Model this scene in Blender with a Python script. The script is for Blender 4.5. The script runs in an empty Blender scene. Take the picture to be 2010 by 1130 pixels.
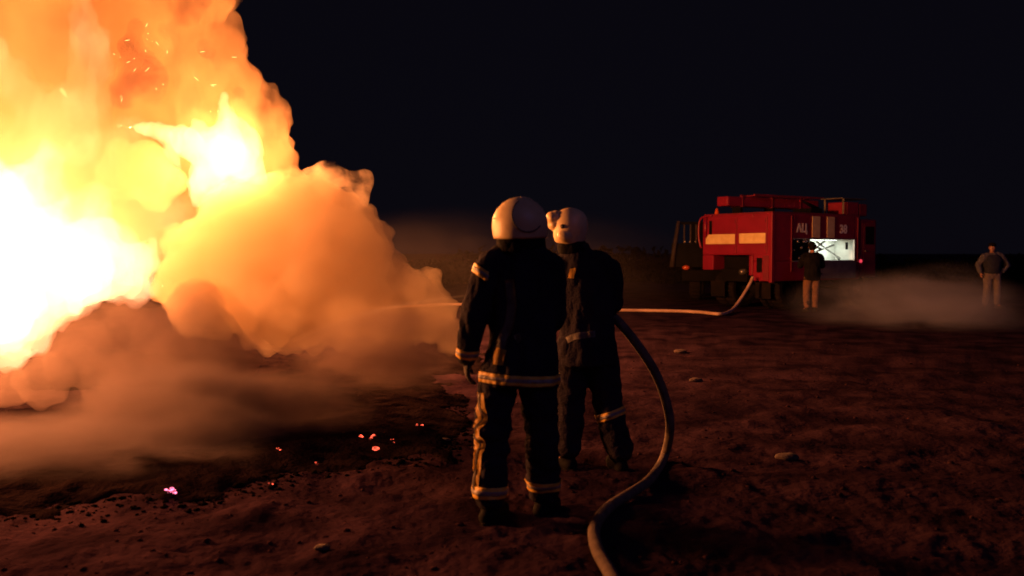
import bpy, bmesh, math, random
import numpy as np
from mathutils import Vector, Matrix
from mathutils.bvhtree import BVHTree

random.seed(7)
RNG = np.random.default_rng(7)
S = bpy.context.scene
COL = S.collection
PI = math.pi

# ------------------------------------------------------------------ camera
FPX, CX, CY, CAMH = 1740.0, 1005.0, 565.0, 1.5
PITCH = math.atan(70.0 / FPX)
cam_d = bpy.data.cameras.new('camera')
cam = bpy.data.objects.new('camera', cam_d)
COL.objects.link(cam)
cam.location = (0, 0, CAMH)
cam.rotation_euler = (PI / 2 - PITCH, 0, 0)
cam_d.sensor_width = 36.0
cam_d.lens = 36.0 * FPX / 2010.0
cam_d.clip_start, cam_d.clip_end = 0.05, 2000
cam_d.dof.use_dof = True
cam_d.dof.focus_distance = 9.0
cam_d.dof.aperture_fstop = 1.6
S.camera = cam


def at(px, py, Y):
    """world point that projects to a photograph pixel, at distance Y along the ground"""
    xc, yc = (px - CX) / FPX, -(py - CY) / FPX
    d = Vector((xc, math.cos(PITCH) + yc * math.sin(PITCH), -math.sin(PITCH) + yc * math.cos(PITCH)))
    k = Y / d.y
    return Vector((0, 0, CAMH)) + d * k


def on_ground(px, py, z=0.0):
    p = at(px, py, 1.0) - Vector((0, 0, CAMH))
    k = (z - CAMH) / p.z
    return Vector((0, 0, CAMH)) + p * k


# ------------------------------------------------------------------ sky, added purple fill, exposure
SUN_EL, SUN_ROT = math.radians(35), math.radians(150)
W = bpy.data.worlds.new("World")
S.world = W
W.use_nodes = True
wn = W.node_tree
wn.nodes.clear()
wo = wn.nodes.new('ShaderNodeOutputWorld')
bg = wn.nodes.new('ShaderNodeBackground')
sk = wn.nodes.new('ShaderNodeTexSky')
sk.sky_type = 'NISHITA'
sk.sun_disc = False
sk.sun_elevation = SUN_EL
sk.sun_rotation = SUN_ROT
sk.air_density, sk.dust_density = 1.0, 0.5
bg.inputs[1].default_value = 0.00005
wn.links.new(sk.outputs[0], bg.inputs[0])
bg2 = wn.nodes.new('ShaderNodeBackground')
bg2.inputs[0].default_value = (0.0024, 0.0020, 0.0040, 1)
bg2.inputs[1].default_value = 1.0
ad = wn.nodes.new('ShaderNodeAddShader')
wn.links.new(bg.outputs[0], ad.inputs[0])
wn.links.new(bg2.outputs[0], ad.inputs[1])
wn.links.new(ad.outputs[0], wo.inputs[0])

sun_d = bpy.data.lights.new('purple_fill', 'SUN')  # added purple fill for the dark tones, no moon known
sun_d.energy = 0.09
sun_d.angle = math.radians(25)
sun_d.color = (0.50, 0.32, 1.0)
sun = bpy.data.objects.new('purple_fill', sun_d)
COL.objects.link(sun)
sun.rotation_euler = (PI / 2 - SUN_EL, 0, PI - SUN_ROT)

S.view_settings.view_transform = 'Standard'
S.view_settings.look = 'None'
S.view_settings.exposure = 0.0
S.view_settings.gamma = 1.0
S.view_settings.use_curve_mapping = False
cy = S.cycles
cy.max_bounces = 8
cy.diffuse_bounces = 2
cy.glossy_bounces = 2
cy.transmission_bounces = 2
cy.transparent_max_bounces = 24
cy.volume_bounces = 5
cy.volume_step_rate = 1.0
cy.volume_max_steps = 256
cy.use_denoising = True
cy.denoiser = 'OPENIMAGEDENOISE'
cy.sample_clamp_indirect = 8.0
cy.use_adaptive_sampling = True
cy.adaptive_threshold = 0.02
cy.caustics_reflective = False
cy.caustics_refractive = False

FIRE_COL = (1.0, 0.305, 0.078)
FLAME_COL = (1.0, 0.36, 0.15)


def warm_lamp(name, loc, power, radius, col=FIRE_COL):
    d = bpy.data.lights.new(name, 'POINT')
    d.energy = power
    d.shadow_soft_size = radius
    d.color = col
    o = bpy.data.objects.new(name, d)
    COL.objects.link(o)
    o.location = loc
    return o


# ------------------------------------------------------------------ helpers
def tag(o, label=None, cat=None, group=None, kind=None):
    if label: o['label'] = label
    if cat: o['category'] = cat
    if group: o['group'] = group
    if kind: o['kind'] = kind
    return o


def empty(name, loc=(0, 0, 0), rz=0.0):
    o = bpy.data.objects.new(name, None)
    o.location = loc
    o.rotation_euler = (0, 0, rz)
    COL.objects.link(o)
    return o


def link_mesh(name, me, mat=None, parent=None, smooth=True):
    o = bpy.data.objects.new(name, me)
    COL.objects.link(o)
    if mat:
        me.materials.clear()
        me.materials.append(mat)
    if smooth:
        me.polygons.foreach_set('use_smooth', [True] * len(me.polygons))
    if parent: o.parent = parent
    me.update()
    return o


def from_bm(name, bm, mat=None, parent=None, smooth=False):
    me = bpy.data.meshes.new(name)
    bmesh.ops.recalc_face_normals(bm, faces=bm.faces)
    bm.to_mesh(me)
    bm.free()
    return link_mesh(name, me, mat, parent, smooth)


_perm = np.random.default_rng(3).permutation(256).astype(np.int64)
_perm = np.concatenate([_perm, _perm, _perm])
_gr = np.random.default_rng(4).normal(size=(256, 3))
_gr /= np.linalg.norm(_gr, axis=1)[:, None]


def noise3(P):
    P = np.asarray(P, float)
    I = np.floor(P).astype(np.int64)
    F = P - I
    U = F * F * F * (F * (F * 6 - 15) + 10)
    I &= 255
    out = np.zeros(len(P))
    for dx in (0, 1):
        for dy in (0, 1):
            for dz in (0, 1):
                h = _perm[_perm[_perm[I[:, 0] + dx] + I[:, 1] + dy] + I[:, 2] + dz]
                g = _gr[h]
                d = ((F - np.array([dx, dy, dz])) * g).sum(1)
                w = (U[:, 0] if dx else 1 - U[:, 0]) * (U[:, 1] if dy else 1 - U[:, 1]) * (U[:, 2] if dz else 1 - U[:, 2])
                out += d * w
    return out


def fbm(P, octv=4, lac=2.1, gain=0.5):
    P = np.asarray(P, float)
    a, s = 1.0, np.zeros(len(P))
    for k in range(octv):
        s += a * noise3(P + 17.3 * k)
        P = P * lac
        a *= gain
    return s


def worley(P):
    """distance to the nearest feature point"""
    P = np.asarray(P, float)
    I = np.floor(P).astype(np.int64)
    best = np.full(len(P), 9.0)
    R = np.random.default_rng(5).random((256, 3))
    for dx in (-1, 0, 1):
        for dy in (-1, 0, 1):
            for dz in (-1, 0, 1):
                C = I + np.array([dx, dy, dz])
                h = _perm[_perm[_perm[C[:, 0] & 255] + (C[:, 1] & 255)] + (C[:, 2] & 255)]
                q = C + R[h]
                best = np.minimum(best, ((q - P) ** 2).sum(1))
    return np.sqrt(best)


def get_co(me):
    a = np.empty(len(me.vertices) * 3)
    me.vertices.foreach_get('co', a)
    return a.reshape(-1, 3)


def get_no(me):
    a = np.empty(len(me.vertices) * 3, dtype=np.float32)
    me.vertex_normals.foreach_get('vector', a)
    return a.reshape(-1, 3).astype(float)


def set_co(me, a):
    me.vertices.foreach_set('co', a.reshape(-1))
    me.update()


def fuse(bm, voxel, smooth=4, fac=0.5):
    """weld overlapping closed shapes into one continuous skin"""
    me = bpy.data.meshes.new('tmp')
    bm.to_mesh(me)
    bm.free()
    o = bpy.data.objects.new('tmp', me)
    COL.objects.link(o)
    m = o.modifiers.new('r', 'REMESH')
    m.mode = 'VOXEL'
    m.voxel_size = voxel
    m.adaptivity = 0
    if smooth:
        s = o.modifiers.new('s', 'SMOOTH')
        s.factor = fac
        s.iterations = smooth
    dg = bpy.context.evaluated_depsgraph_get()
    out = bpy.data.meshes.new_from_object(o.evaluated_get(dg))
    bpy.data.objects.remove(o)
    bpy.data.meshes.remove(me)
    return out


def ball(bm, c, r, sub=2):
    r = r if hasattr(r, '__len__') else (r, r, r)
    M = Matrix.Translation(Vector(c)) @ Matrix.Diagonal((r[0], r[1], r[2], 1))
    return bmesh.ops.create_icosphere(bm, subdivisions=sub, radius=1, matrix=M)['verts']


def box(bm, x0, x1, y0, y1, z0, z1, bev=0.0):
    M = Matrix.Translation(((x0 + x1) / 2, (y0 + y1) / 2, (z0 + z1) / 2)) @ Matrix.Diagonal((abs(x1 - x0), abs(y1 - y0), abs(z1 - z0), 1))
    v = bmesh.ops.create_cube(bm, size=1, matrix=M)['verts']
    if bev:
        es = list({e for q in v for e in q.link_edges})
        bmesh.ops.bevel(bm, geom=es, offset=bev, segments=2, affect='EDGES', profile=0.7)


def rings(bm, rs, cap=True):
    """loft closed rings (lists of Vectors of equal length)"""
    vs = [[bm.verts.new(p) for p in r] for r in rs]
    n = len(rs[0])
    for a, b in zip(vs, vs[1:]):
        for i in range(n):
            bm.faces.new((a[i], a[(i + 1) % n], b[(i + 1) % n], b[i]))
    if cap:
        bm.faces.new(list(reversed(vs[0])))
        bm.faces.new(vs[-1])
    return vs


def loft(bm, secs, n=20):
    """secs: (centre, rx, ry) horizontal ellipses stacked in z"""
    rings(bm, [[Vector(c) + Vector((math.cos(t) * rx, math.sin(t) * ry, 0)) for t in [2 * PI * k / n for k in range(n)]] for c, rx, ry in secs])


def tube(bm, pts, rad, n=10, cap=True, flat=1.0):
    pts = [Vector(p) for p in pts]
    rad = rad if hasattr(rad, '__len__') else [rad] * len(pts)
    up = Vector((0, 0, 1))
    rs = []
    prev = None
    for i, p in enumerate(pts):
        t = (pts[min(i + 1, len(pts) - 1)] - pts[max(i - 1, 0)]).normalized()
        if prev is None:
            a = t.cross(up)
            if a.length < 0.1: a = t.cross(Vector((0, 1, 0)))
            a.normalize()
        else:
            a = (prev - t * prev.dot(t)).normalized()
        prev = a
        b = t.cross(a)
        rs.append([p + a * (math.cos(2 * PI * k / n) * rad[i]) + b * (math.sin(2 * PI * k / n) * rad[i] * flat) for k in range(n)])
    rings(bm, rs, cap)


def limb(bm, pts, rad):
    """tapered capsule chain"""
    for p, r in zip(pts, rad):
        ball(bm, p, r, 2)
    for (p, q), (r, s) in zip(zip(pts, pts[1:]), zip(rad, rad[1:])):
        tube(bm, [p, q], [r, s], 14)


def spline(pts, n=8):
    pts = [Vector(p) for p in pts]
    P = [pts[0] * 2 - pts[1]] + pts + [pts[-1] * 2 - pts[-2]]
    out = []
    for i in range(1, len(P) - 2):
        for k in range(n):
            t = k / n
            a, b, c, d = P[i - 1], P[i], P[i + 1], P[i + 2]
            out.append(0.5 * ((2 * b) + (c - a) * t + (2 * a - 5 * b + 4 * c - d) * t * t + (3 * b - a - 3 * c + d) * t ** 3))
    out.append(pts[-1])
    return out


# ------------------------------------------------------------------ materials
def newmat(name):
    m = bpy.data.materials.new(name)
    m.use_nodes = True
    m.node_tree.nodes.clear()
    o = m.node_tree.nodes.new('ShaderNodeOutputMaterial')
    return m, m.node_tree, o


def N(nt, typ, **kw):
    n = nt.nodes.new(typ)
    for k, v in kw.items():
        if k.startswith('i_'):
            key = k[2:]
            key = int(key) if key.isdigit() else key.replace('_', ' ')
            n.inputs[key].default_value = v
        else:
            setattr(n, k, v)
    return n


def surf(name, c1, c2=None, rough=0.6, scale=8.0, bump=0.2, bscale=40.0, metal=0.0, spec=0.5, coat=0.0, detail=4, sheen=0.0):
    m, nt, out = newmat(name)
    b = N(nt, 'ShaderNodeBsdfPrincipled')
    b.inputs['Roughness'].default_value = rough
    b.inputs['Metallic'].default_value = metal
    b.inputs['Specular IOR Level'].default_value = spec
    b.inputs['Coat Weight'].default_value = coat
    tc = N(nt, 'ShaderNodeTexCoord')
    nz = N(nt, 'ShaderNodeTexNoise')
    nz.inputs['Scale'].default_value = scale
    nz.inputs['Detail'].default_value = detail
    nt.links.new(tc.outputs['Object'], nz.inputs['Vector'])
    c2 = c2 or tuple(x * 0.6 for x in c1)
    r = N(nt, 'ShaderNodeValToRGB')
    r.color_ramp.elements[0].position, r.color_ramp.elements[1].position = 0.35, 0.65
    r.color_ramp.elements[0].color = (*c2, 1)
    r.color_ramp.elements[1].color = (*c1, 1)
    nt.links.new(nz.outputs['Fac'], r.inputs[0])
    nt.links.new(r.outputs[0], b.inputs['Base Color'])
    if bump:
        n2 = N(nt, 'ShaderNodeTexNoise')
        n2.inputs['Scale'].default_value = bscale
        n2.inputs['Detail'].default_value = 3
        nt.links.new(tc.outputs['Object'], n2.inputs['Vector'])
        bp = N(nt, 'ShaderNodeBump')
        bp.inputs['Strength'].default_value = bump
        bp.inputs['Distance'].default_value = 0.02
        nt.links.new(n2.outputs['Fac'], bp.inputs['Height'])
        nt.links.new(bp.outputs[0], b.inputs['Normal'])
    nt.links.new(b.outputs[0], out.inputs['Surface'])
    return m


def emit(name, col, strength):
    m, nt, out = newmat(name)
    e = N(nt, 'ShaderNodeEmission')
    e.inputs[0].default_value = (*col, 1)
    e.inputs[1].default_value = strength
    nt.links.new(e.outputs[0], out.inputs['Surface'])
    return m


def smoke_even(name, dens, col, aniso=0.0):
    m, nt, out = newmat(name)
    v = N(nt, 'ShaderNodeVolumePrincipled')
    v.inputs['Color'].default_value = (*col, 1)
    v.inputs['Density'].default_value = dens
    v.inputs['Anisotropy'].default_value = aniso
    nt.links.new(v.outputs[0], out.inputs['Volume'])
    return m


def smoke_wispy(name, dens, col, scale, lo, hi, stretch=(1, 1, 1), zfade=None, detail=3.0, loc=(0, 0, 0), edge=False):
    """uneven smoke: noise driven density, optionally thinning with height / towards the hull's rim"""
    m, nt, out = newmat(name)
    v = N(nt, 'ShaderNodeVolumePrincipled')
    v.inputs['Color'].default_value = (*col, 1)
    tc = N(nt, 'ShaderNodeTexCoord')
    mp = N(nt, 'ShaderNodeMapping')
    mp.inputs['Scale'].default_value = stretch
    mp.inputs['Location'].default_value = loc
    nz = N(nt, 'ShaderNodeTexNoise')
    nz.inputs['Scale'].default_value = scale
    nz.inputs['Detail'].default_value = detail
    nz.inputs['Roughness'].default_value = 0.6
    nz.inputs['Distortion'].default_value = 0.4
    nt.links.new(tc.outputs['Object'], mp.inputs[0])
    nt.links.new(mp.outputs[0], nz.inputs['Vector'])
    mr = N(nt, 'ShaderNodeMapRange')
    mr.interpolation_type = 'SMOOTHSTEP'
    mr.inputs[1].default_value, mr.inputs[2].default_value = lo, hi
    mr.inputs[3].default_value, mr.inputs[4].default_value = 0.0, dens
    nt.links.new(nz.outputs['Fac'], mr.inputs[0])
    last = mr.outputs[0]
    if zfade or edge:
        sx = N(nt, 'ShaderNodeSeparateXYZ')
        nt.links.new(tc.outputs['Object'], sx.inputs[0])
    if zfade:
        z = N(nt, 'ShaderNodeMapRange')
        z.interpolation_type = 'SMOOTHSTEP'
        z.inputs[1].default_value, z.inputs[2].default_value = zfade
        z.inputs[3].default_value, z.inputs[4].default_value = 1.0, 0.0
        nt.links.new(sx.outputs['Z'], z.inputs[0])
        mu = N(nt, 'ShaderNodeMath', operation='MULTIPLY')
        nt.links.new(last, mu.inputs[0])
        nt.links.new(z.outputs[0], mu.inputs[1])
        last = mu.outputs[0]
    if edge:
        g = N(nt, 'ShaderNodeTexGradient', gradient_type='SPHERICAL')
        m2 = N(nt, 'ShaderNodeMapping')
        m2.inputs['Location'].default_value = edge[0]
        m2.inputs['Scale'].default_value = edge[1]
        m2.vector_type = 'POINT'
        nt.links.new(tc.outputs['Object'], m2.inputs[0])
        nt.links.new(m2.outputs[0], g.inputs[0])
        z = N(nt, 'ShaderNodeMapRange')
        z.interpolation_type = 'SMOOTHSTEP'
        z.inputs[1].default_value, z.inputs[2].default_value = 0.0, 0.55
        nt.links.new(g.outputs['Fac'], z.inputs[0])
        mu = N(nt, 'ShaderNodeMath', operation='MULTIPLY')
        nt.links.new(last, mu.inputs[0])
        nt.links.new(z.outputs[0], mu.inputs[1])
        last = mu.outputs[0]
    nt.links.new(last, v.inputs['Density'])
    nt.links.new(v.outputs[0], out.inputs['Volume'])
    return m


def flame_gas(name, strength, col=FIRE_COL, dens=0.0):
    m, nt, out = newmat(name)
    e = N(nt, 'ShaderNodeEmission')
    e.inputs[0].default_value = (*col, 1)
    e.inputs[1].default_value = strength
    if dens:
        s = N(nt, 'ShaderNodeVolumePrincipled')
        s.inputs['Color'].default_value = (0.93, 0.85, 0.7, 1)
        s.inputs['Density'].default_value = dens
        a = N(nt, 'ShaderNodeAddShader')
        nt.links.new(e.outputs[0], a.inputs[0])
        nt.links.new(s.outputs[0], a.inputs[1])
        nt.links.new(a.outputs[0], out.inputs['Volume'])
    else:
        nt.links.new(e.outputs[0], out.inputs['Volume'])
    return m


M = {}
M['soil'] = surf('dry_soil', (0.050, 0.025, 0.040), (0.015, 0.008, 0.015), 1.0, 1.7, 0.6, 22, spec=0.0, detail=9)
M['clod'] = surf('soil_clod', (0.060, 0.028, 0.036), (0.02, 0.010, 0.015), 1.0, 6, 0.6, 60, spec=0.0)
M['ash'] = surf('charred_ash', (0.018, 0.011, 0.013), (0.005, 0.003, 0.005), 1.0, 5, 0.8, 30, spec=0.0)
M['scrub'] = surf('scrub_leaf', (0.010, 0.009, 0.007), (0.005, 0.005, 0.004), 1.0, 3, 0, spec=0.0)
M['twig'] = surf('bark', (0.05, 0.035, 0.025), None, 0.9, 9, 0.3)
M['navy'] = surf('turnout_cloth', (0.032, 0.026, 0.040), (0.018, 0.015, 0.024), 0.95, 5, 0.5, 60, spec=0.12)
M['knit'] = surf('black_cloth', (0.011, 0.010, 0.012), None, 0.95, 9, 0.3, 90, spec=0.1)
M['yellow_tape'] = surf('yellow_reflective_tape', (0.95, 0.58, 0.09), (0.80, 0.44, 0.06), 0.45, 18, 0.2, 120)
M['silver_tape'] = surf('silver_reflective_tape', (0.34, 0.30, 0.26), (0.20, 0.17, 0.15), 0.4, 18, 0.2, 120)
M['helmet'] = surf('helmet_paint', (0.86, 0.67, 0.38), (0.74, 0.53, 0.28), 0.45, 9, 0.06, 30)
M['helmet_dark'] = surf('helmet_trim', (0.10, 0.07, 0.06), None, 0.6, 9, 0.1)
M['visor'] = surf('visor_plastic', (0.32, 0.24, 0.16), None, 0.2, 9, 0.0)
M['skin'] = surf('skin', (0.50, 0.26, 0.18), (0.40, 0.19, 0.13), 0.55, 30, 0.1)
M['boot'] = surf('boot_rubber', (0.008, 0.007, 0.008), None, 0.85, 12, 0.2, spec=0.15)
M['glove'] = surf('glove_leather', (0.035, 0.022, 0.018), None, 0.8, 30, 0.3)
M['hose_tan'] = surf('canvas_hose', (0.19, 0.14, 0.11), (0.10, 0.072, 0.058), 0.85, 14, 0.5, 160)
M['hose_pale'] = surf('pale_canvas_hose', (0.55, 0.38, 0.28), (0.40, 0.26, 0.19), 0.8, 6, 0.3, 90)
M['metal'] = surf('dull_metal', (0.35, 0.33, 0.30), None, 0.4, 12, 0.1, metal=0.8)
M['red'] = surf('fire_engine_red', (0.27, 0.009, 0.042), (0.21, 0.007, 0.032), 0.42, 1.6, 0.05, 14, coat=0.15)
M['reddark'] = surf('faded_red', (0.22, 0.009, 0.034), (0.16, 0.007, 0.026), 0.55, 3, 0.1, 14)
M['marking'] = surf('reflective_marking', (0.86, 0.66, 0.34), (0.74, 0.52, 0.24), 0.5, 6, 0.05)
M['letter'] = surf('white_lettering', (0.85, 0.80, 0.76), (0.75, 0.68, 0.62), 0.6, 14, 0.05)
M['chassis'] = surf('black_chassis', (0.008, 0.007, 0.008), None, 0.9, 6, 0.2, spec=0.1)
M['tyre'] = surf('tyre_rubber', (0.008, 0.007, 0.008), (0.016, 0.011, 0.011), 0.95, 4, 0.4, spec=0.1)
M['bay_white'] = surf('locker_white_paint', (0.62, 0.64, 0.58), (0.5, 0.5, 0.45), 0.5, 6, 0.1)
M['steel'] = surf('bright_steel', (0.75, 0.75, 0.72), None, 0.25, 6, 0.0, metal=0.6)
M['panel'] = surf('lit_grey_panel_paint', (0.20, 0.17, 0.15), (0.13, 0.10, 0.10), 0.6, 4, 0.1)  # grey of the lit wall below the locker is put into this colour
M['armygreen'] = surf('dark_green_paint', (0.010, 0.010, 0.009), None, 0.9, 4, 0.1, spec=0.1)
M['postbrown'] = surf('weathered_post', (0.05, 0.035, 0.03), None, 0.8, 8, 0.2)
M['amber'] = surf('amber_lens', (0.80, 0.12, 0.03), None, 0.2, 4, 0)
M['redlens'] = emit('lit_red_lens', (1.0, 0.06, 0.10), 0.9)
M['chrome'] = surf('small_reflector', (0.75, 0.72, 0.68), None, 0.15, 9, 0, metal=0.9)
M['khaki'] = surf('khaki_cloth', (0.22, 0.11, 0.06), (0.14, 0.07, 0.04), 0.9, 14, 0.3)
M['pale_trousers'] = surf('pale_trouser_cloth', (0.24, 0.19, 0.16), (0.16, 0.13, 0.12), 0.9, 14, 0.3)
M['vest'] = surf('dark_vest', (0.022, 0.026, 0.055), None, 0.9, 14, 0.3)
M['sleeve'] = surf('grey_sleeve', (0.12, 0.12, 0.15), None, 0.9, 14, 0.3)
M['stone'] = surf('pale_stone', (0.10, 0.065, 0.06), (0.06, 0.04, 0.04), 0.9, 12, 0.5)
M['water'] = surf('water_spray', (0.75, 0.75, 0.75), None, 0.3, 20, 0)
M['coal'] = surf('charcoal', (0.008, 0.006, 0.006), None, 1.0, 20, 0.6, spec=0.0)


def ember_mat(name, hot, strength):
    m, nt, out = newmat(name)
    b = N(nt, 'ShaderNodeBsdfPrincipled')
    b.inputs['Base Color'].default_value = (0.02, 0.012, 0.012, 1)
    b.inputs['Roughness'].default_value = 0.9
    tc = N(nt, 'ShaderNodeTexCoord')
    nz = N(nt, 'ShaderNodeTexNoise')
    nz.inputs['Scale'].default_value = 38
    nt.links.new(tc.outputs['Object'], nz.inputs['Vector'])
    mr = N(nt, 'ShaderNodeMapRange')
    mr.inputs[1].default_value, mr.inputs[2].default_value = 0.42, 0.62
    mr.inputs[3].default_value, mr.inputs[4].default_value = 0.05, strength
    nt.links.new(nz.outputs['Fac'], mr.inputs[0])
    b.inputs['Emission Color'].default_value = (*hot, 1)
    nt.links.new(mr.outputs[0], b.inputs['Emission Strength'])
    nt.links.new(b.outputs[0], out.inputs['Surface'])
    return m


M['ember_pink'] = ember_mat('pink_hot_coal', (1.0, 0.16, 0.30), 5.0)
M['ember_red'] = ember_mat('red_hot_coal', (1.0, 0.10, 0.05), 2.6)

# ------------------------------------------------------------------ ground
def ground_h(x, y):
    """terrain height"""
    P = np.stack([x, y, np.zeros_like(x)], 1)
    r = np.hypot(x, y)
    near = np.clip(1 - r / 40, 0, 1)
    h = 0.05 * fbm(P * 0.35, 3) * np.clip(r / 4, 0.3, 1)
    h += 0.060 * fbm(P * 1.5 + 7, 3) * (0.4 + 0.6 * near)
    h += near * 0.034 * np.abs(fbm(P * 4.5 + 3, 4))
    h += near ** 2 * 0.010 * fbm(P * 17.0, 2)
    # wheel ruts crossing from the fire engine
    for off in (0.0, 1.9):
        d = (x * 0.42 + y * 0.9) - (11.5 + off) + 0.5 * np.sin(x * 0.35)
        h -= 0.05 * np.exp(-(d / 0.22) ** 2) * np.clip((x - 1) / 2, 0, 1)
    return h


def gh(x, y):
    return float(ground_h(np.array([float(x)]), np.array([float(y)]))[0])


def build_ground():
    na = 560
    rad = np.concatenate([[0.6], 2.6 * np.exp(np.linspace(0, math.log(12 / 2.6), 250)), 12 * np.exp(np.linspace(0.02, math.log(900 / 12), 130))])
    half = math.radians(48)
    ang = np.linspace(-half, half, na)
    A, R = np.meshgrid(ang, rad)
    x, y = (np.sin(A) * R).ravel(), (np.cos(A) * R).ravel()
    z = ground_h(x, y)
    co = np.stack([x, y, z], 1)
    nr = len(rad)
    i = np.arange(nr - 1)[:, None] * na + np.arange(na - 1)[None, :]
    F = np.stack([i, i + 1, i + na + 1, i + na], -1).reshape(-1, 4)
    me = bpy.data.meshes.new('ground')
    me.vertices.add(len(co))
    me.vertices.foreach_set('co', co.ravel())
    me.loops.add(F.size)
    me.loops.foreach_set('vertex_index', F[:, ::-1].ravel().astype(np.int32))
    me.polygons.add(len(F))
    me.polygons.foreach_set('loop_start', np.arange(0, F.size, 4, dtype=np.int32))
    me.update(calc_edges=True)
    me.validate()
    o = link_mesh('ground', me, M['soil'])
    tag(o, 'bare reddish brown soil trampled and rutted', kind='structure')
    # the ground behind and beside the camera, coarse
    bm = bmesh.new()
    n = 24
    rr = [0.61, 4, 30, 900]
    vs = []
    for r in rr:
        vs.append([bm.verts.new((math.sin(t) * r, math.cos(t) * r, -0.02)) for t in np.linspace(half, 2 * PI - half, n)])
    for a, b in zip(vs, vs[1:]):
        for k in range(n - 1):
            bm.faces.new((a[k], a[k + 1], b[k + 1], b[k]))
    o = from_bm('ground', bm, M['soil'])
    tag(o, 'bare soil outside the view', kind='structure')


build_ground()


def scatter_clods(name, n, region, smin, smax, mat, label, sub=1, keep=None):
    """loose lumps lying on the soil, one uncountable mass"""
    bm0 = bmesh.new()
    bmesh.ops.create_icosphere(bm0, subdivisions=sub, radius=1)
    bv = np.array([v.co[:] for v in bm0.verts])
    bf = np.array([[v.index for v in f.verts] for f in bm0.faces])
    bm0.free()
    co, fa = [], []
    base = 0
    k = 0
    while k < n:
        x, y = region()
        if keep and not keep(x, y): continue
        s = smin * (smax / smin) ** (RNG.random() ** 2.2)
        sc = np.array([s * RNG.uniform(.7, 1.4), s * RNG.uniform(.7, 1.4), s * RNG.uniform(.4, .8)])
        v = bv * (1 + 0.45 * noise3(bv * 1.7 + k * 3.1)[:, None]) * sc
        t = RNG.uniform(0, 6.28)
        c, q = math.cos(t), math.sin(t)
        v = np.stack([v[:, 0] * c - v[:, 1] * q, v[:, 0] * q + v[:, 1] * c, v[:, 2]], 1)
        v += np.array([x, y, gh(x, y) + sc[2] * 0.15])
        co.append(v)
        fa.append(bf + base)
        base += len(bv)
        k += 1
    me = bpy.data.meshes.new(name)
    me.from_pydata(np.concatenate(co).tolist(), [], np.concatenate(fa).tolist())
    o = link_mesh(name, me, mat)
    tag(o, label, kind='stuff')
    return o


def near_fan():
    r = 3.2 + 12 * RNG.random() ** 1.6
    a = RNG.uniform(-0.62, 0.62)
    return r * math.sin(a), r * math.cos(a)


scatter_clods('soil_clods', 2600, near_fan, 0.004, 0.022, M['clod'], 'loose clods and small stones strewn over the soil')

# charred bed under and around the fire: edge traced on the ground
edge_px = [(-420, 1085), (-60, 1012), (120, 1000), (260, 985), (380, 985), (455, 962), (540, 945), (640, 930), (760, 905), (880, 895), (905, 868), (915, 820), (900, 770), (860, 735)]
edge = [on_ground(*p) for p in edge_px]
poly = [(p.x, p.y) for p in edge] + [(-0.3, 11.0), (-1.0, 19.0), (-16, 19), (-12, 4.5)]


def inside_poly(x, y):
    c = False
    j = len(poly) - 1
    for i in range(len(poly)):
        xi, yi = poly[i]
        xj, yj = poly[j]
        if (yi > y) != (yj > y) and x < (xj - xi) * (y - yi) / (yj - yi) + xi: c = not c
        j = i
    return c


def edge_dist(x, y):
    best = 9e9
    for (a, b), (c, d) in zip(poly, poly[1:]):
        vx, vy = c - a, d - b
        t = max(0, min(1, ((x - a) * vx + (y - b) * vy) / (vx * vx + vy * vy + 1e-9)))
        best = min(best, math.hypot(x - a - vx * t, y - b - vy * t))
    return best


def build_ash():
    st = 0.042
    xs = np.arange(-8.0, 0.6, st)
    ys = np.concatenate([np.arange(4.4, 10.5, st), np.arange(10.5, 17.5, 0.14)])
    X, Y = np.meshgrid(xs, ys)
    x, y = X.ravel(), Y.ravel()
    n = len(x)
    P = np.stack([x, y, 0 * x], 1)
    jx = x + 0.42 * fbm(P * 1.6, 4)
    jy = y + 0.50 * fbm(P * 1.6 + 40, 4)
    ins = np.array([inside_poly(a, b) for a, b in zip(jx, jy)])
    ed = np.array([edge_dist(a, b) if q else 0 for a, b, q in zip(jx, jy, ins)])
    rise = np.clip(ed / 0.5, 0, 1) ** 0.8 * 0.05
    z = ground_h(x, y) + np.where(ins, rise + 0.035 * np.abs(fbm(P * 6, 3)) * np.clip(ed / 0.15, 0, 1), -0.03)
    co = np.stack([x, y, z], 1)
    nx, ny = len(xs), len(ys)
    i = np.arange(ny - 1)[:, None] * nx + np.arange(nx - 1)[None, :]
    F = np.stack([i, i + 1, i + nx + 1, i + nx], -1).reshape(-1, 4)
    F = F[ins[F].any(1)]
    me = bpy.data.meshes.new('ash_bed')
    me.from_pydata(co.tolist(), [], F.tolist())
    o = link_mesh('ash_bed', me, M['ash'])
    tag(o, 'black charred ash and litter spread under the fire', kind='stuff')


build_ash()


def ash_fan():
    return RNG.uniform(-5.5, 0.1), RNG.uniform(4.6, 9.5)


def ash_keep(x, y): return inside_poly(x, y)


scatter_clods('charred_litter', 1500, ash_fan, 0.008, 0.038, M['coal'], 'burnt lumps and litter lying on the ash', keep=ash_keep)



def rim_fan():
    k = RNG.integers(0, 12)
    p, q = edge[k], edge[k + 1]
    t = RNG.random()
    d = RNG.normal() * 0.16
    return p.x + (q.x - p.x) * t + d * 0.3, p.y + (q.y - p.y) * t - d


scatter_clods('charred_litter', 1200, rim_fan, 0.004, 0.026, M['coal'], 'burnt crumbs scattered along the rim of the ash')

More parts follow.
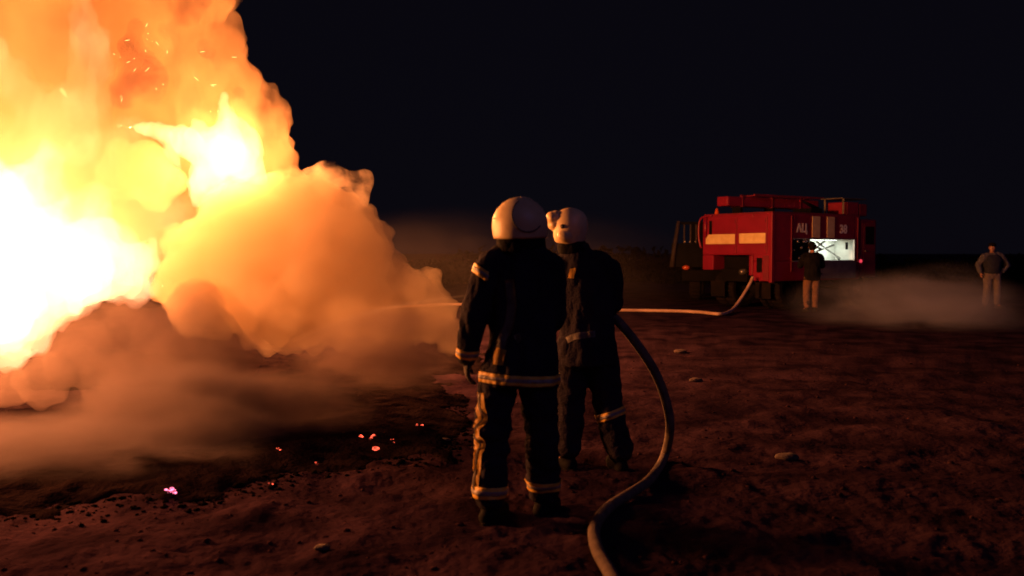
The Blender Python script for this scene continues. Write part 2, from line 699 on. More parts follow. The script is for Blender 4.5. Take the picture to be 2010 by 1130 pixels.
# ------------------------------------------------------------------ far scrub bank
def build_scrub():
    co, fa = [], []
    base = 0
    for k in range(190):
        x = RNG.uniform(-34, 44)
        y = 44 + RNG.uniform(-4, 8) + 0.02 * x * x * 0.1
        h = 0.6 + 1.1 * RNG.random() ** 2.5 * (0.5 + abs(math.sin(x * 0.21 + 1.0)))
        w = RNG.uniform(1.2, 2.8)
        for j in range(190):
            u = RNG.normal(size=3)
            u /= np.linalg.norm(u)
            r = RNG.random() ** 0.4
            c = np.array([x + u[0] * w * r, y + u[1] * w * r, max(0.05, h * 0.5 + u[2] * h * 0.5 * r)])
            s = RNG.uniform(.10, .26)
            a = RNG.normal(size=3); a /= np.linalg.norm(a)
            b = np.cross(a, RNG.normal(size=3)); b /= np.linalg.norm(b)
            co += [c - a * s, c + b * s * .5, c + a * s, c - b * s * .5]
            fa.append((base, base + 1, base + 2, base + 3))
            base += 4
    me = bpy.data.meshes.new('scrub')
    me.from_pydata([tuple(c) for c in co], [], fa)
    o = link_mesh('scrub', me, M['scrub'], smooth=False)
    tag(o, 'dark line of scrub far behind the fire engine', kind='stuff')


build_scrub()

# ------------------------------------------------------------------ fire and smoke
def px_blobs(lst):
    """(px, py, r_px, Y[, squash_y]) -> balls"""
    bm = bmesh.new()
    for b in lst:
        px, py, r, Y = b[:4]
        k = b[4] if len(b) > 4 else 1.0
        c = at(px, py, Y)
        R = r * Y / FPX
        ball(bm, c, (R, R * k, R), 3)
    return bm


def billow(me, amp, size, seed=0.0, fine=0.35):
    """push cauliflower lobes out of a smoke hull"""
    for a, s in ((amp, size), (amp * fine, size * 0.42), (amp * fine * 0.42, size * 0.18)):
        co, no = get_co(me), get_no(me)
        w = worley(co / s + seed)
        d = (0.62 - w)
        set_co(me, co + no * (d * a)[:, None])


def hull(name, blobs, voxel, mat, amp, size, parent=None, seed=0.0, smooth=6, fine=0.38, ground=True):
    me = fuse(px_blobs(blobs), voxel, smooth)
    billow(me, amp, size, seed, fine)
    bm = bmesh.new()
    bm.from_mesh(me)
    me = fuse(bm, voxel, 1)
    if ground:
        co = get_co(me)
        co[:, 2] = np.maximum(co[:, 2], 0.12)
        set_co(me, co)
    return link_mesh(name, me, mat, parent)


SM = (0.93, 0.80, 0.66)
# the big billow rolling to the right of the fire
M['smoke_main'] = smoke_even('dense_smoke', 3.2, (0.86, 0.73, 0.55))
main = hull('smoke_cloud', [
    (600, 440, 95, 8.4), (520, 500, 140, 8.6), (640, 510, 125, 8.4), (560, 560, 105, 8.4), (700, 590, 92, 8.3),
    (430, 545, 115, 8.7), (618, 385, 36, 8.4), (675, 418, 42, 8.3), (735, 480, 42, 8.2), (700, 450, 40, 8.2), (765, 560, 62, 8.2), (815, 568, 40, 8.1), (762, 505, 22, 8.2), (838, 548, 24, 8.1),
    (845, 620, 52, 8.1), (600, 625, 62, 8.4), (690, 640, 52, 8.3), (520, 620, 60, 8.5), (878, 660, 34, 8.0), (775, 630, 62, 8.1), (470, 430, 75, 8.7), (530, 392, 42, 8.6), (575, 375, 28, 8.5)],
    0.022, M['smoke_main'], 0.17, 0.30, seed=1.3, fine=0.55)
tag(main, 'dense orange billow of smoke rolling right of the fire', 'smoke', kind='stuff')

M['smoke_front'] = smoke_wispy('front_smoke', 4.0, (0.30, 0.23, 0.22), 1.0, 0.18, 0.72, detail=4)
front = hull('smoke_cloud', [
    (300, 680, 85, 8.0), (225, 655, 62, 7.9), (160, 690, 66, 7.9), (250, 735, 85, 7.9), (90, 745, 50, 7.9), (10, 762, 36, 7.9), (-90, 780, 50, 7.9), (340, 735, 80, 7.9), (400, 680, 75, 8.0), (420, 740, 62, 7.9), (470, 700, 40, 8.0), (380, 620, 60, 8.1)],
    0.026, M['smoke_front'], 0.15, 0.30, fine=0.5, seed=3.7, ground=False)
tag(front, 'darker brown smoke bank hanging low in front of the white flames', 'smoke', kind='stuff')

M['smoke_plume'] = smoke_wispy('plume_smoke', 3.8, (0.70, 0.56, 0.40), 1.05, 0.34, 0.72, stretch=(1.35, 0.8, 0.75), detail=5)
plume = hull('smoke_plume', [
    (455, 300, 108, 9.6), (490, 240, 70, 9.5), (420, 180, 88, 9.6), (400, 80, 78, 9.7), (385, -30, 82, 9.8), (300, 40, 100, 10.0), (250, -60, 130, 10.1),
    (330, 200, 120, 10.0), (150, 60, 170, 10.2), (150, 240, 190, 10.2), (-40, 120, 200, 10.4), (-40, 350, 220, 10.4), (250, 380, 170, 10.0),
    (520, 300, 52, 9.5), (100, -120, 200, 10.3), (-180, -40, 230, 10.4), (380, -130, 110, 9.9), (260, -200, 180, 10.2)],
    0.038, M['smoke_plume'], 0.20, 0.36, fine=0.5, seed=4.1, ground=False)
tag(plume, 'fire lit column of smoke rising over the flames', 'smoke', kind='stuff')

M['wisp'] = smoke_wispy('thin_smoke', 4.0, (0.85, 0.74, 0.62), 3.4, 0.46, 0.70, detail=5)
wisp = hull('smoke_wisp', [(640, 365, 48, 8.9), (690, 385, 38, 8.9), (600, 350, 30, 9.0), (715, 350, 26, 8.9)], 0.05, M['wisp'], 0.10, 0.3, seed=2.2)
tag(wisp, 'thin ragged smoke wisp above the orange billow', 'smoke', kind='stuff')

def soft_smoke(name, label, px, py, Y, rad, dens, col, scale=1.2, lo=0.30, hi=0.68, stretch=(0.75, 0.75, 1.7), seed=0.0):
    """a loose drift of smoke: noise density dying away from its middle"""
    c = at(px, py, Y)
    m = smoke_wispy('loose_smoke', dens, col, scale, lo, hi, stretch=stretch, detail=4, loc=(seed, seed * .7, 0),
                    edge=(tuple(-c[i] / rad[i] for i in range(3)), tuple(1 / rad[i] for i in range(3))))
    bm = bmesh.new()
    ball(bm, c, tuple(0.98 * q for q in rad), 4)
    me = bpy.data.meshes.new(name)
    bm.to_mesh(me)
    bm.free()
    billow(me, 0.05, 0.35, seed)
    co = get_co(me)
    co[:, 2] = np.maximum(co[:, 2], 0.02)
    set_co(me, co)
    o = link_mesh(name, me, m)
    return tag(o, label, 'smoke', kind='stuff')


soft_smoke('ground_smoke', 'brown smoke creeping over the ash at the lower left', 60, 905, 6.15, (1.85, 0.75, 0.36), 7.5, (0.28, 0.23, 0.25), 1.8, lo=0.34, hi=0.70, stretch=(0.6, 0.7, 2.2), seed=1.0)
soft_smoke('ground_smoke', 'brown smoke spilling down in front of the white flames', 350, 820, 6.9, (1.15, 0.7, 0.50), 8.0, (0.27, 0.215, 0.225), 1.7, lo=0.34, hi=0.70, seed=5.0)
soft_smoke('ground_smoke', 'dim smoke over the embers left of the men', 560, 800, 7.2, (0.85, 0.6, 0.36), 3.0, (0.32, 0.25, 0.24), 1.3, seed=9.0)

soft_smoke('drifting_smoke', 'faint reddish smoke haze drifting behind the two firefighters', 960, 540, 15.0, (4.2, 3.0, 1.25), 0.014, (0.85, 0.74, 0.74), 0.5, seed=7.0)
soft_smoke('ground_smoke', 'dim brown smoke sagging to the ground beneath the right end of the billow', 760, 690, 7.7, (0.95, 0.55, 0.42), 4.5, (0.48, 0.36, 0.33), 1.4, seed=3.0)
M['soot'] = smoke_wispy('soot_smoke', 3.8, (0.10, 0.055, 0.08), 2.4, 0.38, 0.74, detail=4)
soot = hull('smoke_puff', [(245, 180, 30, 8.5), (272, 140, 38, 8.5), (260, 90, 26, 8.5), (300, 180, 24, 8.5), (264, 55, 14, 8.5), (306, 145, 22, 8.5)], 0.03, M['soot'], 0.10, 0.25, seed=14.0, ground=False)
tag(soot, 'purplish dark patch of sooty smoke high in the fiery column', 'smoke', kind='stuff')
soot = hull('smoke_puff', [(370, 30, 24, 8.7), (385, -5, 28, 8.7), (405, 95, 22, 8.7), (440, 130, 18, 8.7), (345, 10, 20, 8.7), (470, 185, 16, 8.7), (330, 60, 20, 8.7)], 0.03, M['soot'], 0.10, 0.25, seed=15.0, ground=False)
tag(soot, 'brown sooty streaks near the right rim of the fiery column', 'smoke', kind='stuff')

# bonfire: burning gas bodies, smouldering heap, the light they give, and added fill lamps
fire = empty('bonfire', at(140, 800, 9.6).xy.to_3d())
tag(fire, 'large white hot fire burning at the left behind the smoke', 'fire')
bm = bmesh.new()
for k in range(60):
    c = Vector((RNG.uniform(-1.3, 1.0), RNG.uniform(-.2, .6), 0.06 + RNG.random() * .2))
    ball(bm, c, (RNG.uniform(.12, .4), RNG.uniform(.12, .4), RNG.uniform(.08, .25)), 2)
me = fuse(bm, 0.05, 2)
co = get_co(me)
set_co(me, co + get_no(me) * (0.12 * fbm(co * 4, 3))[:, None])
link_mesh('burning_heap', me, M['coal'], fire)


def flame(name, blobs, strength, voxel=0.045, amp=0.14, size=0.35, seed=0.0, dens=0.0, col=FIRE_COL):
    me = fuse(px_blobs(blobs), voxel, 8)
    co, no = get_co(me), get_no(me)
    P = co * np.array([1, 1, 0.55]) / size + seed
    set_co(me, co + no * (fbm(P, 3) * amp * 1.6)[:, None])
    co = get_co(me) - np.array(fire.location)
    set_co(me, co)
    return link_mesh(name, me, flame_gas(name + '_gas', strength, FLAME_COL, dens), fire)


def chain(*keys, n=6):
    out = []
    for p, q in zip(keys, keys[1:]):
        for k in range(n):
            t = k / n
            out.append(tuple(p[i] + (q[i] - p[i]) * t for i in range(4)))
    return out + [keys[-1]]


core = [(90, 520, 120, 9.3), (180, 510, 85, 9.2), (20, 620, 85, 9.2), (40, 430, 90, 9.5), (-80, 560, 150, 9.5), (-80, 420, 140, 9.6), (170, 560, 50, 9.1)]
core += chain((200, 520, 60, 9.2), (265, 510, 36, 9.2), (292, 470, 12, 9.2)) + chain((230, 560, 45, 9.2), (285, 570, 22, 9.1), (320, 560, 6, 9.1))
core += chain((10, 640, 60, 9.1), (30, 700, 30, 9.0), (70, 690, 10, 8.9)) + chain((60, 380, 70, 9.5), (90, 320, 34, 9.5), (80, 270, 8, 9.5)) + chain((150, 450, 60, 9.4), (190, 400, 34, 9.4), (225, 370, 8, 9.4))
flame('flame', core, 6.5, voxel=0.035, amp=0.13, size=0.3, seed=2)
flame('flame', [(-480, 430, 170, 6.8), (-450, 560, 150, 6.8), (-480, 700, 150, 6.9), (-420, 330, 90, 6.8), (-400, 240, 40, 6.8)], 2.0, seed=21)  # added flame out of view, placed round the lamp that lights the helmets
tongue = chain((235, 246, 7, 8.95), (290, 254, 13, 8.9), (350, 268, 22, 8.85), (400, 292, 36, 8.8), (445, 300, 50, 8.8), (480, 325, 34, 8.8), (505, 350, 14, 8.75))
tongue += chain((446, 290, 42, 8.8), (446, 245, 24, 8.8), (443, 214, 13, 8.8), (441, 186, 4, 8.8)) + chain((478, 300, 34, 8.8), (486, 262, 18, 8.8), (470, 236, 5, 8.8))
tongue += chain((430, 320, 46, 8.8), (398, 360, 30, 8.8), (384, 396, 10, 8.8)) + chain((350, 268, 20, 8.85), (330, 300, 10, 8.9), (350, 330, 8, 8.9)) + chain((400, 290, 30, 8.8), (385, 250, 10, 8.8), (378, 232, 4, 8.8))
flame('flame', tongue, 12.0, voxel=0.02, amp=0.05, size=0.16, seed=5)
flame('flame', chain((150, 260, 60, 9.6), (175, 170, 34, 9.5), (185, 90, 40, 9.5), (170, 40, 26, 9.5), (150, -20, 10, 9.5)) + chain((100, 280, 70, 9.7), (60, 200, 50, 9.7), (20, 150, 40, 9.7), (-30, 90, 30, 9.7)), 1.5, voxel=0.04, amp=0.16, size=0.3, seed=9)
flame('flame', chain((100, 380, 90, 9.7), (220, 300, 50, 9.5), (260, 250, 26, 9.3)) + [(260, 440, 80, 9.6), (330, 420, 50, 9.5), (0, 330, 110, 10.0), (300, 520, 50, 9.4)], 0.8, voxel=0.04, amp=0.16, size=0.3, seed=11)
M['puff'] = smoke_even('puff_smoke', 2.2, (0.88, 0.72, 0.55))
puff = hull('smoke_puff', [(275, 335, 55, 8.7), (325, 350, 34, 8.65), (225, 350, 40, 8.7), (300, 385, 36, 8.6), (240, 300, 26, 8.75), (190, 385, 30, 8.7)], 0.03, M['puff'], 0.12, 0.3, seed=9.5, ground=False)
tag(puff, 'round orange smoke puff hanging between the two white flame patches', 'smoke', kind='stuff')

warm_lamp('fire_and_fill_light', at(90, 520, 9.2), 200, 0.45)
warm_lamp('fire_and_fill_light', at(448, 300, 8.85), 380, 0.14)
warm_lamp('fire_and_fill_light', at(448, 300, 14.0), 6500, 0.55)  # added lamp far behind the plume, brightens the fire engine; no flame there
warm_lamp('fire_and_fill_light', at(40, 250, 10.0), 100, 0.5)
warm_lamp('fire_and_fill_light', at(-470, 460, 6.8), 2300, 0.35)  # added lamp out of view at the left, lights the helmets
warm_lamp('fire_and_fill_light', at(10, 650, 9.0), 120, 0.3)

# ------------------------------------------------------------------ people
def face_dir(yaw):
    return Vector((math.sin(yaw), math.cos(yaw), 0))          # yaw 0 looks away from the camera (+Y)


def hand(bm, wrist, d, n, side, inflate=1.0, curl=0.5):
    """palm and five unequal bent digits. d: direction of the fingers, n: palm normal, side: +1/-1 thumb side"""
    d = Vector(d).normalized()
    n = (Vector(n) - d * Vector(n).dot(d)).normalized()
    s = d.cross(n) * side                                      # towards the thumb
    w = Vector(wrist)
    f = inflate
    M3 = Matrix((s, n, d)).transposed().to_4x4()
    for k, (o, r) in enumerate(((0.02, (0.030, 0.018, 0.032)), (0.050, (0.040, 0.016, 0.034)), (0.072, (0.041, 0.015, 0.025)))):
        bmesh.ops.create_icosphere(bm, subdivisions=2, radius=1, matrix=Matrix.Translation(w + d * o) @ M3 @ Matrix.Diagonal((r[0] * f, r[1] * f, r[2], 1)))
    for j, (off, L) in enumerate(((0.029, 0.070), (0.010, 0.080), (-0.010, 0.074), (-0.028, 0.058))):
        p = w + d * 0.085 + s * off
        pts = [p - d * 0.02, p]
        a = 0.15
        for q, seg in enumerate((0.45, 0.32, 0.23)):
            a += curl * (0.5 + 0.25 * q)
            p = p + (d * math.cos(a) + n * math.sin(a) + s * off * 0.6) * (L * seg)
            pts.append(p)
        r = 0.0098 * f
        limb(bm, pts, [r * 1.1, r * 1.08, r, r * 0.92, r * 0.8])
    p0 = w + d * 0.025 + s * 0.030
    p1 = p0 + (s * 0.8 + d * 0.6 + n * 0.35).normalized() * 0.040
    p2 = p1 + (s * 0.25 + d * 0.9 + n * 0.45).normalized() * 0.032
    p3 = p2 + (d * 0.9 + n * 0.6).normalized() * 0.024
    limb(bm, [p0, p1, p2, p3], [0.0150 * f, 0.0125 * f, 0.0108 * f, 0.0088 * f])


def head_shape(bm, c, yaw):
    c = Vector(c)
    f = face_dir(yaw)
    r = Vector((f.y, -f.x, 0))
    R = Matrix((r, f, Vector((0, 0, 1)))).transposed().to_4x4()

    def el(o, s):
        p = c + r * o[0] + f * o[1] + Vector((0, 0, o[2]))
        bmesh.ops.create_icosphere(bm, subdivisions=3, radius=1, matrix=Matrix.Translation(p) @ R @ Matrix.Diagonal((*s, 1)))
    el((0, 0, 0.02), (0.076, 0.094, 0.100))
    el((0, 0.028, -0.050), (0.055, 0.062, 0.062))
    el((0, 0.066, -0.090), (0.026, 0.022, 0.018))
    el((0, 0.092, -0.012), (0.011, 0.016, 0.026))
    el((0, 0.106, -0.026), (0.015, 0.011, 0.011))
    el((0, 0.080, -0.060), (0.026, 0.014, 0.007))
    el((0, 0.080, 0.022), (0.050, 0.013, 0.010))
    for k in (-1, 1):
        el((k * 0.078, -0.006, -0.006), (0.008, 0.018, 0.030))
        el((k * 0.030, 0.080, 0.004), (0.012, 0.008, 0.008))
        el((k * 0.045, 0.060, -0.025), (0.022, 0.020, 0.020))


def fold(me, amp, sc=(14, 14, 5), seed=0.0):
    co, no = get_co(me), get_no(me)
    P = co * np.array(sc)
    d = fbm(P + seed, 3) - 0.35 * np.abs(noise3(P * 1.3 + 9 + seed))
    set_co(me, co + no * (d * amp)[:, None])


def band(src, pt, nrm, half, off, thick, near=None, rad=9.0):
    """a strip cut out of a garment's own surface between two parallel planes and lifted off it"""
    bm = bmesh.new()
    bm.from_mesh(src)
    pt, nrm = Vector(pt), Vector(nrm).normalized()
    if near is not None:
        near = Vector(near)
        kill = [f for f in bm.faces if (f.calc_center_median() - near).length > rad]
        bmesh.ops.delete(bm, geom=kill, context='FACES')
    g = bm.verts[:] + bm.edges[:] + bm.faces[:]
    bmesh.ops.bisect_plane(bm, geom=g, plane_co=pt + nrm * half, plane_no=nrm, clear_outer=True)
    g = bm.verts[:] + bm.edges[:] + bm.faces[:]
    bmesh.ops.bisect_plane(bm, geom=g, plane_co=pt - nrm * half, plane_no=nrm, clear_inner=True)
    bm.normal_update()
    ns = [v.normal.copy() for v in bm.verts]
    for v, q in zip(bm.verts, ns): v.co += q * off
    bmesh.ops.solidify(bm, geom=bm.faces[:], thickness=-thick)
    return bm


def tape(src, parent, pt, nrm, half, near=None, rad=9.0, inner=True):
    a = from_bm('reflective_stripe', band(src, pt, nrm, half, 0.003, 0.003, near, rad), M['yellow_tape'], parent, True)
    if inner:
        b = from_bm('silver_centre', band(src, pt, nrm, half * 0.36, 0.0055, 0.002, near, rad), M['silver_tape'], a, True)
    return a


def surface_strip(src, origin, pts, width, name, mat, parent, off=0.004, across=5, n=6):
    """lay a strip over a garment along a path given in photograph pixels (a real piece on the cloth)"""
    bvh = BVHTree.FromPolygons([v.co[:] for v in src.vertices], [p.vertices[:] for p in src.polygons])
    path = spline([Vector((p[0], p[1], 0)) for p in pts], n)
    bm = bmesh.new()
    rows = []
    o0 = Vector((0, 0, CAMH)) - origin
    last = None
    for i, p in enumerate(path):
        t = (path[min(i + 1, len(path) - 1)] - path[max(i - 1, 0)]).normalized()
        s = Vector((-t.y, t.x, 0))
        row = []
        for k in range(across + 1):
            q = p + s * width * (k / across - 0.5)
            w = at(q.x, q.y, 5.0) - origin
            hit, nn, _, _ = bvh.ray_cast(o0, (w - o0).normalized())
            if hit is None:
                hit, nn, _, _ = bvh.find_nearest(at(q.x, q.y, origin.y - 0.05) - origin)
            row.append(bm.verts.new(hit + nn * off))
        rows.append(row)
    for a, b in zip(rows, rows[1:]):
        for k in range(across):
            bm.faces.new((a[k], a[k + 1], b[k + 1], b[k]))
    bmesh.ops.solidify(bm, geom=bm.faces[:], thickness=0.003)
    return from_bm(name, bm, mat, parent, True)


def make_body(root, J, yaw, vox=0.011, hands=True, mat=None, name='body', lf=1.0):
    bm = bmesh.new()
    head_shape(bm, J['head'], yaw)
    limb(bm, [J['head'] + Vector((0, -0.01, -0.07)), J['neck']], [0.058, 0.062])
    loft(bm, [((J['pelvis']) + Vector((0, 0, -0.06)), 0.10, 0.08), (J['pelvis'], 0.155, 0.105), (J['waist'], 0.130, 0.095), (J['chest'], 0.165, 0.110),
              (J['chest'] + Vector((0, 0, 0.12)), 0.150, 0.085), (J['neck'], 0.06, 0.055)])
    for s in 'LR':
        limb(bm, [J['sh' + s], J['el' + s], J['wr' + s]], [0.056, 0.043, 0.030])
        limb(bm, [J['hip' + s], J['kn' + s], J['an' + s]], [0.088, 0.058, 0.042])
        limb(bm, [J['an' + s], J['toe' + s]], [0.045, 0.034])
        if hands:
            hand(bm, J['wr' + s], J['hd' + s], J['hn' + s], J['ht' + s], 1.0, J.get('curl', 0.5))
    me = fuse(bm, vox, 2)
    return link_mesh(name, me, mat or M['skin'], root)


def jacket_mesh(J, secs, sleeve, vox=0.012, collar=None, fold_amp=0.021, seed=0.0):
    bm = bmesh.new()
    loft(bm, [(Vector(c), rx, ry) for c, rx, ry in secs], 28)
    for s in 'LR':
        a, b, c = J['sh' + s], J['el' + s], J['wr' + s]
        limb(bm, [a, a.lerp(b, 0.5), b, b.lerp(c, 0.55), c.lerp(b, 0.06)], sleeve)
        limb(bm, [a, a + Vector((-a.x * 0.45, 0, 0.05))], [sleeve[0], sleeve[0] * 0.9])
    if collar:
        loft(bm, collar, 20)
    me = fuse(bm, vox, 5)
    fold(me, fold_amp, seed=seed)
    return me


def trouser_mesh(J, top, rad, vox=0.012, seed=3.0, amp=0.016):
    bm = bmesh.new()
    loft(bm, top, 24)
    for s in 'LR':
        h, k, a = J['hip' + s], J['kn' + s], J['an' + s]
        limb(bm, [h, h.lerp(k, 0.5), k, k.lerp(a, 0.5), a + Vector((0, 0, 0.07))], rad)
    me = fuse(bm, vox, 4)
    fold(me, amp, (11, 11, 16), seed)
    return me


def boot(root, J, s, mat, r=0.062):
    bm = bmesh.new()
    a, t = J['an' + s], J['toe' + s]
    f = (t - a); f.z = 0; f.normalize()
    limb(bm, [a + Vector((0, 0, 0.16)), a + Vector((0, 0, 0.02))], [r * 1.12, r * 0.95])
    heel = Vector((a.x, a.y, 0.045)) - f * 0.035
    toe = Vector((t.x, t.y, 0.045))
    limb(bm, [heel, heel.lerp(toe, 0.5), toe], [0.050, 0.054, 0.047])
    me = fuse(bm, 0.009, 3)
    co = get_co(me)
    co[:, 2] = np.maximum(co[:, 2], 0.012)
    set_co(me, co)
    b = link_mesh('boot', me, mat, root)
    bm = bmesh.new()
    side = Vector((-f.y, f.x, 0))
    out = []
    for k in range(20):
        t_ = 2 * PI * k / 20
        L = 0.5 * (toe - heel).length + 0.052
        out.append((heel + toe) / 2 + f * (math.cos(t_) * L) + side * (math.sin(t_) * 0.052))
    rings(bm, [[Vector((p.x, p.y, z)) for p in out] for z in (0.0, 0.024)])
    from_bm('sole', bm, M['tyre'], b)
    return b


V = Vector


def helmet_shell(name, root, c, yaw, prof, mat, tilt=0.0, roll=0.0, nose=0.0, n=40):
    """prof: (z, half_width, half_length) rings from rim to crown"""
    f = face_dir(yaw)
    r = Vector((f.y, -f.x, 0))
    bm = bmesh.new()
    rs = []
    for z, rx, ry in prof:
        ring = []
        for k in range(n):
            t = 2 * PI * k / n
            p = Vector((math.cos(t) * rx, math.sin(t) * ry, z))
            ring.append(p)
        rs.append(ring)
    vs = [[bm.verts.new(p) for p in ring] for ring in rs]
    for a, b in zip(vs, vs[1:]):
        for i in range(n):
            bm.faces.new((a[i], a[(i + 1) % n], b[(i + 1) % n], b[i]))
    bm.faces.new(vs[-1])
    bmesh.ops.subdivide_edges(bm, edges=bm.edges[:], cuts=1, use_grid_fill=True, smooth=0.6)
    Rm = Matrix.Translation(c) @ Matrix((r, f, Vector((0, 0, 1)))).transposed().to_4x4() @ Matrix.Rotation(tilt, 4, 'X') @ Matrix.Rotation(roll, 4, 'Y')
    bmesh.ops.transform(bm, matrix=Rm, verts=bm.verts)
    bm.normal_update()
    bmesh.ops.recalc_face_normals(bm, faces=bm.faces)
    bmesh.ops.solidify(bm, geom=bm.faces[:], thickness=0.006)
    return from_bm(name, bm, mat, root, True), Rm


# ---- nearest firefighter -------------------------------------------------
O1 = V((0.042, 4.85, 0))
p1 = empty('person', O1)
tag(p1, 'nearest firefighter seen from behind in dark turnout gear and a pale helmet, arms hanging', 'person', 'firefighters at the hose')
J = dict(head=V((0, 0, 1.665)), neck=V((0.01, -0.01, 1.51)), chest=V((0.025, 0, 1.30)), waist=V((0.02, 0, 1.10)), pelvis=V((0.0, 0, 0.95)),
         shL=V((-0.165, 0, 1.425)), elL=V((-0.255, -0.01, 1.14)), wrL=V((-0.290, 0.04, 0.915)),
         shR=V((0.165, 0, 1.415)), elR=V((0.195, 0.07, 1.15)), wrR=V((0.12, 0.26, 1.04)),
         hipL=V((-0.105, 0, 0.90)), knL=V((-0.155, -0.01, 0.48)), anL=V((-0.165, 0.0, 0.09)), toeL=V((-0.10, 0.15, 0.045)),
         hipR=V((0.095, 0, 0.90)), knR=V((0.125, 0.02, 0.48)), anR=V((0.135, 0.12, 0.09)), toeR=V((0.20, 0.27, 0.045)),
         hdL=V((-0.02, 0.05, -1)), hnL=V((1, 0.2, 0)), htL=-1, hdR=V((-0.8, 0.6, 0)), hnR=V((0, 0.4, -1)), htR=1)
make_body(p1, J, -0.55)
jk = jacket_mesh(J, [((0.0, 0, 0.770), 0.218, 0.162), ((0.0, 0, 0.84), 0.214, 0.158), ((0.01, 0, 0.95), 0.195, 0.145), ((0.02, 0, 1.10), 0.185, 0.140), ((0.03, 0, 1.28), 0.188, 0.145),
                     ((0.02, 0, 1.40), 0.180, 0.130), ((0.025, 0, 1.47), 0.135, 0.110), ((0.02, 0, 1.52), 0.10, 0.095)],
                 [0.086, 0.080, 0.075, 0.068, 0.064], collar=[((0.03, -0.005, 1.47), 0.125, 0.110), ((0.025, -0.005, 1.545), 0.108, 0.105), ((0.02, 0, 1.575), 0.098, 0.098)], seed=1)
jo = link_mesh('jacket', jk, M['navy'], p1)
tape(jk, jo, (0, 0, 0.815), (0.05, 0, 1), 0.027, near=(0, 0, 0.82), rad=0.32)
d = (J['wrL'] - J['elL']).normalized()
tape(jk, jo, J['wrL'] - d * 0.035, d, 0.026, near=J['wrL'], rad=0.15)
d = (J['elL'] - J['shL']).normalized()
tape(jk, jo, J['shL'] + d * 0.055, d + V((-0.35, 0, 0)), 0.024, near=J['shL'] + d * 0.05 + V((-0.05, 0, 0)), rad=0.105)
d = (J['elR'] - J['shR']).normalized()
tr = trouser_mesh(J, [((0, 0, 0.78), 0.18, 0.125), ((0, 0, 0.90), 0.19, 0.135), ((0, 0, 1.0), 0.165, 0.12)], [0.100, 0.106, 0.099, 0.094, 0.095], seed=6, amp=0.022)
to = link_mesh('trousers', tr, M['navy'], p1)
tape(tr, to, J['anL'] + V((0, 0, 0.100)), (0, 0, 1), 0.032, near=J['anL'] + V((0, 0, 0.1)), rad=0.16)
tape(tr, to, J['anR'] + V((0, 0, 0.105)), (0, 0, 1), 0.028, near=J['anR'] + V((0, 0, 0.1)), rad=0.16)
SEAM = [(944, 772), (946, 800), (951, 822), (937, 838), (936, 858), (947, 872), (940, 890), (938, 920), (934, 945), (935, 968)]
SEAM = [(x_ - 3, y_) for x_, y_ in SEAM]
sm = surface_strip(tr, O1, SEAM, 19, 'side_stripe', M['yellow_tape'], to, 0.004)
surface_strip(tr, O1, SEAM, 3.5, 'silver_centre', M['silver_tape'], sm, 0.0075, across=2)
BK = [(1000, 548), (1004, 600), (998, 640), (986, 668), (980, 716)]
sm = surface_strip(jk, O1, BK, 20, 'braces_stripe', M['silver_tape'], jo, 0.004)
surface_strip(jk, O1, [(986, 684), (981, 700), (979, 716)], 20, 'stripe_end', M['yellow_tape'], sm, 0.008)
surface_strip(jk, O1, [(1014, 655), (1018, 664), (1022, 668)], 14, 'belt_clip', M['metal'], jo, 0.008)
for s in 'LR': boot(p1, J, s, M['boot'])
for s in 'LR':
    bm = bmesh.new()
    hand(bm, J['wr' + s], J['hd' + s], J['hn' + s], J['ht' + s], 1.22, 0.45)
    limb(bm, [J['wr' + s].lerp(J['el' + s], 0.18), J['wr' + s] + J['hd' + s].normalized() * 0.02], [0.046, 0.034])
    link_mesh('glove', fuse(bm, 0.0055, 2), M['glove'], p1)
hc = V((0.002, 0, 1.60))
hp = [(-0.022, 0.143, 0.150), (0.0, 0.147, 0.158), (0.04, 0.148, 0.166), (0.09, 0.143, 0.162), (0.135, 0.122, 0.140), (0.17, 0.090, 0.105), (0.192, 0.052, 0.062), (0.202, 0.014, 0.018)]
h1, Rm = helmet_shell('helmet', p1, hc, -0.55, hp, M['helmet'], tilt=0.03, roll=-0.04)
hbv = BVHTree.FromPolygons([v.co[:] for v in h1.data.vertices], [p.vertices[:] for p in h1.data.polygons])


def on_shell(bvh, origin, px, py, off=0.0):
    o0 = V((0, 0, CAMH)) - origin
    hit, nn, _, _ = bvh.ray_cast(o0, (at(px, py, 5.0) - origin - o0).normalized())
    if hit is None:
        hit, nn, _, _ = bvh.find_nearest(at(px, py, origin.y) - origin)
    return hit + nn * off


arc = [(1036 + 31 * math.cos(t), 422 + 33 * math.sin(t)) for t in np.linspace(-2.2, -5.6, 12)]
bm = bmesh.new()
tube(bm, spline([on_shell(hbv, O1, *q, 0.002) for q in arc], 5), 0.0036, 6)
from_bm('seam', bm, M['helmet_dark'], h1, True)
bm = bmesh.new()
tube(bm, spline([on_shell(hbv, O1, *q) for q in [(1022, 387), (1034, 387), (1044, 393), (1053, 404), (1060, 420)]], 5), 0.0055, 8)
from_bm('crest', bm, M['helmet'], h1, True)
bm = bmesh.new()          # visor edge poking out at the brow
q = on_shell(hbv, O1, 971, 428)
tube(bm, [q + V((0.02, 0.05, 0.004)), q + V((0.004, 0.0, 0.0)), q + V((-0.010, -0.01, -0.004))], [0.012, 0.010, 0.002], 10, flat=0.4)
from_bm('visor_edge', bm, M['visor'], h1, True)
bm = bmesh.new()          # neck curtain below the rim
loft(bm, [((0.012, 0.005, 1.50), 0.128, 0.115), ((0.006, 0.005, 1.545), 0.134, 0.130), ((0.004, 0.003, 1.590), 0.134, 0.145)], 30)
me = fuse(bm, 0.010, 3)
fold(me, 0.012, (22, 22, 5), 2)
link_mesh('neck_curtain', me, M['knit'], h1)

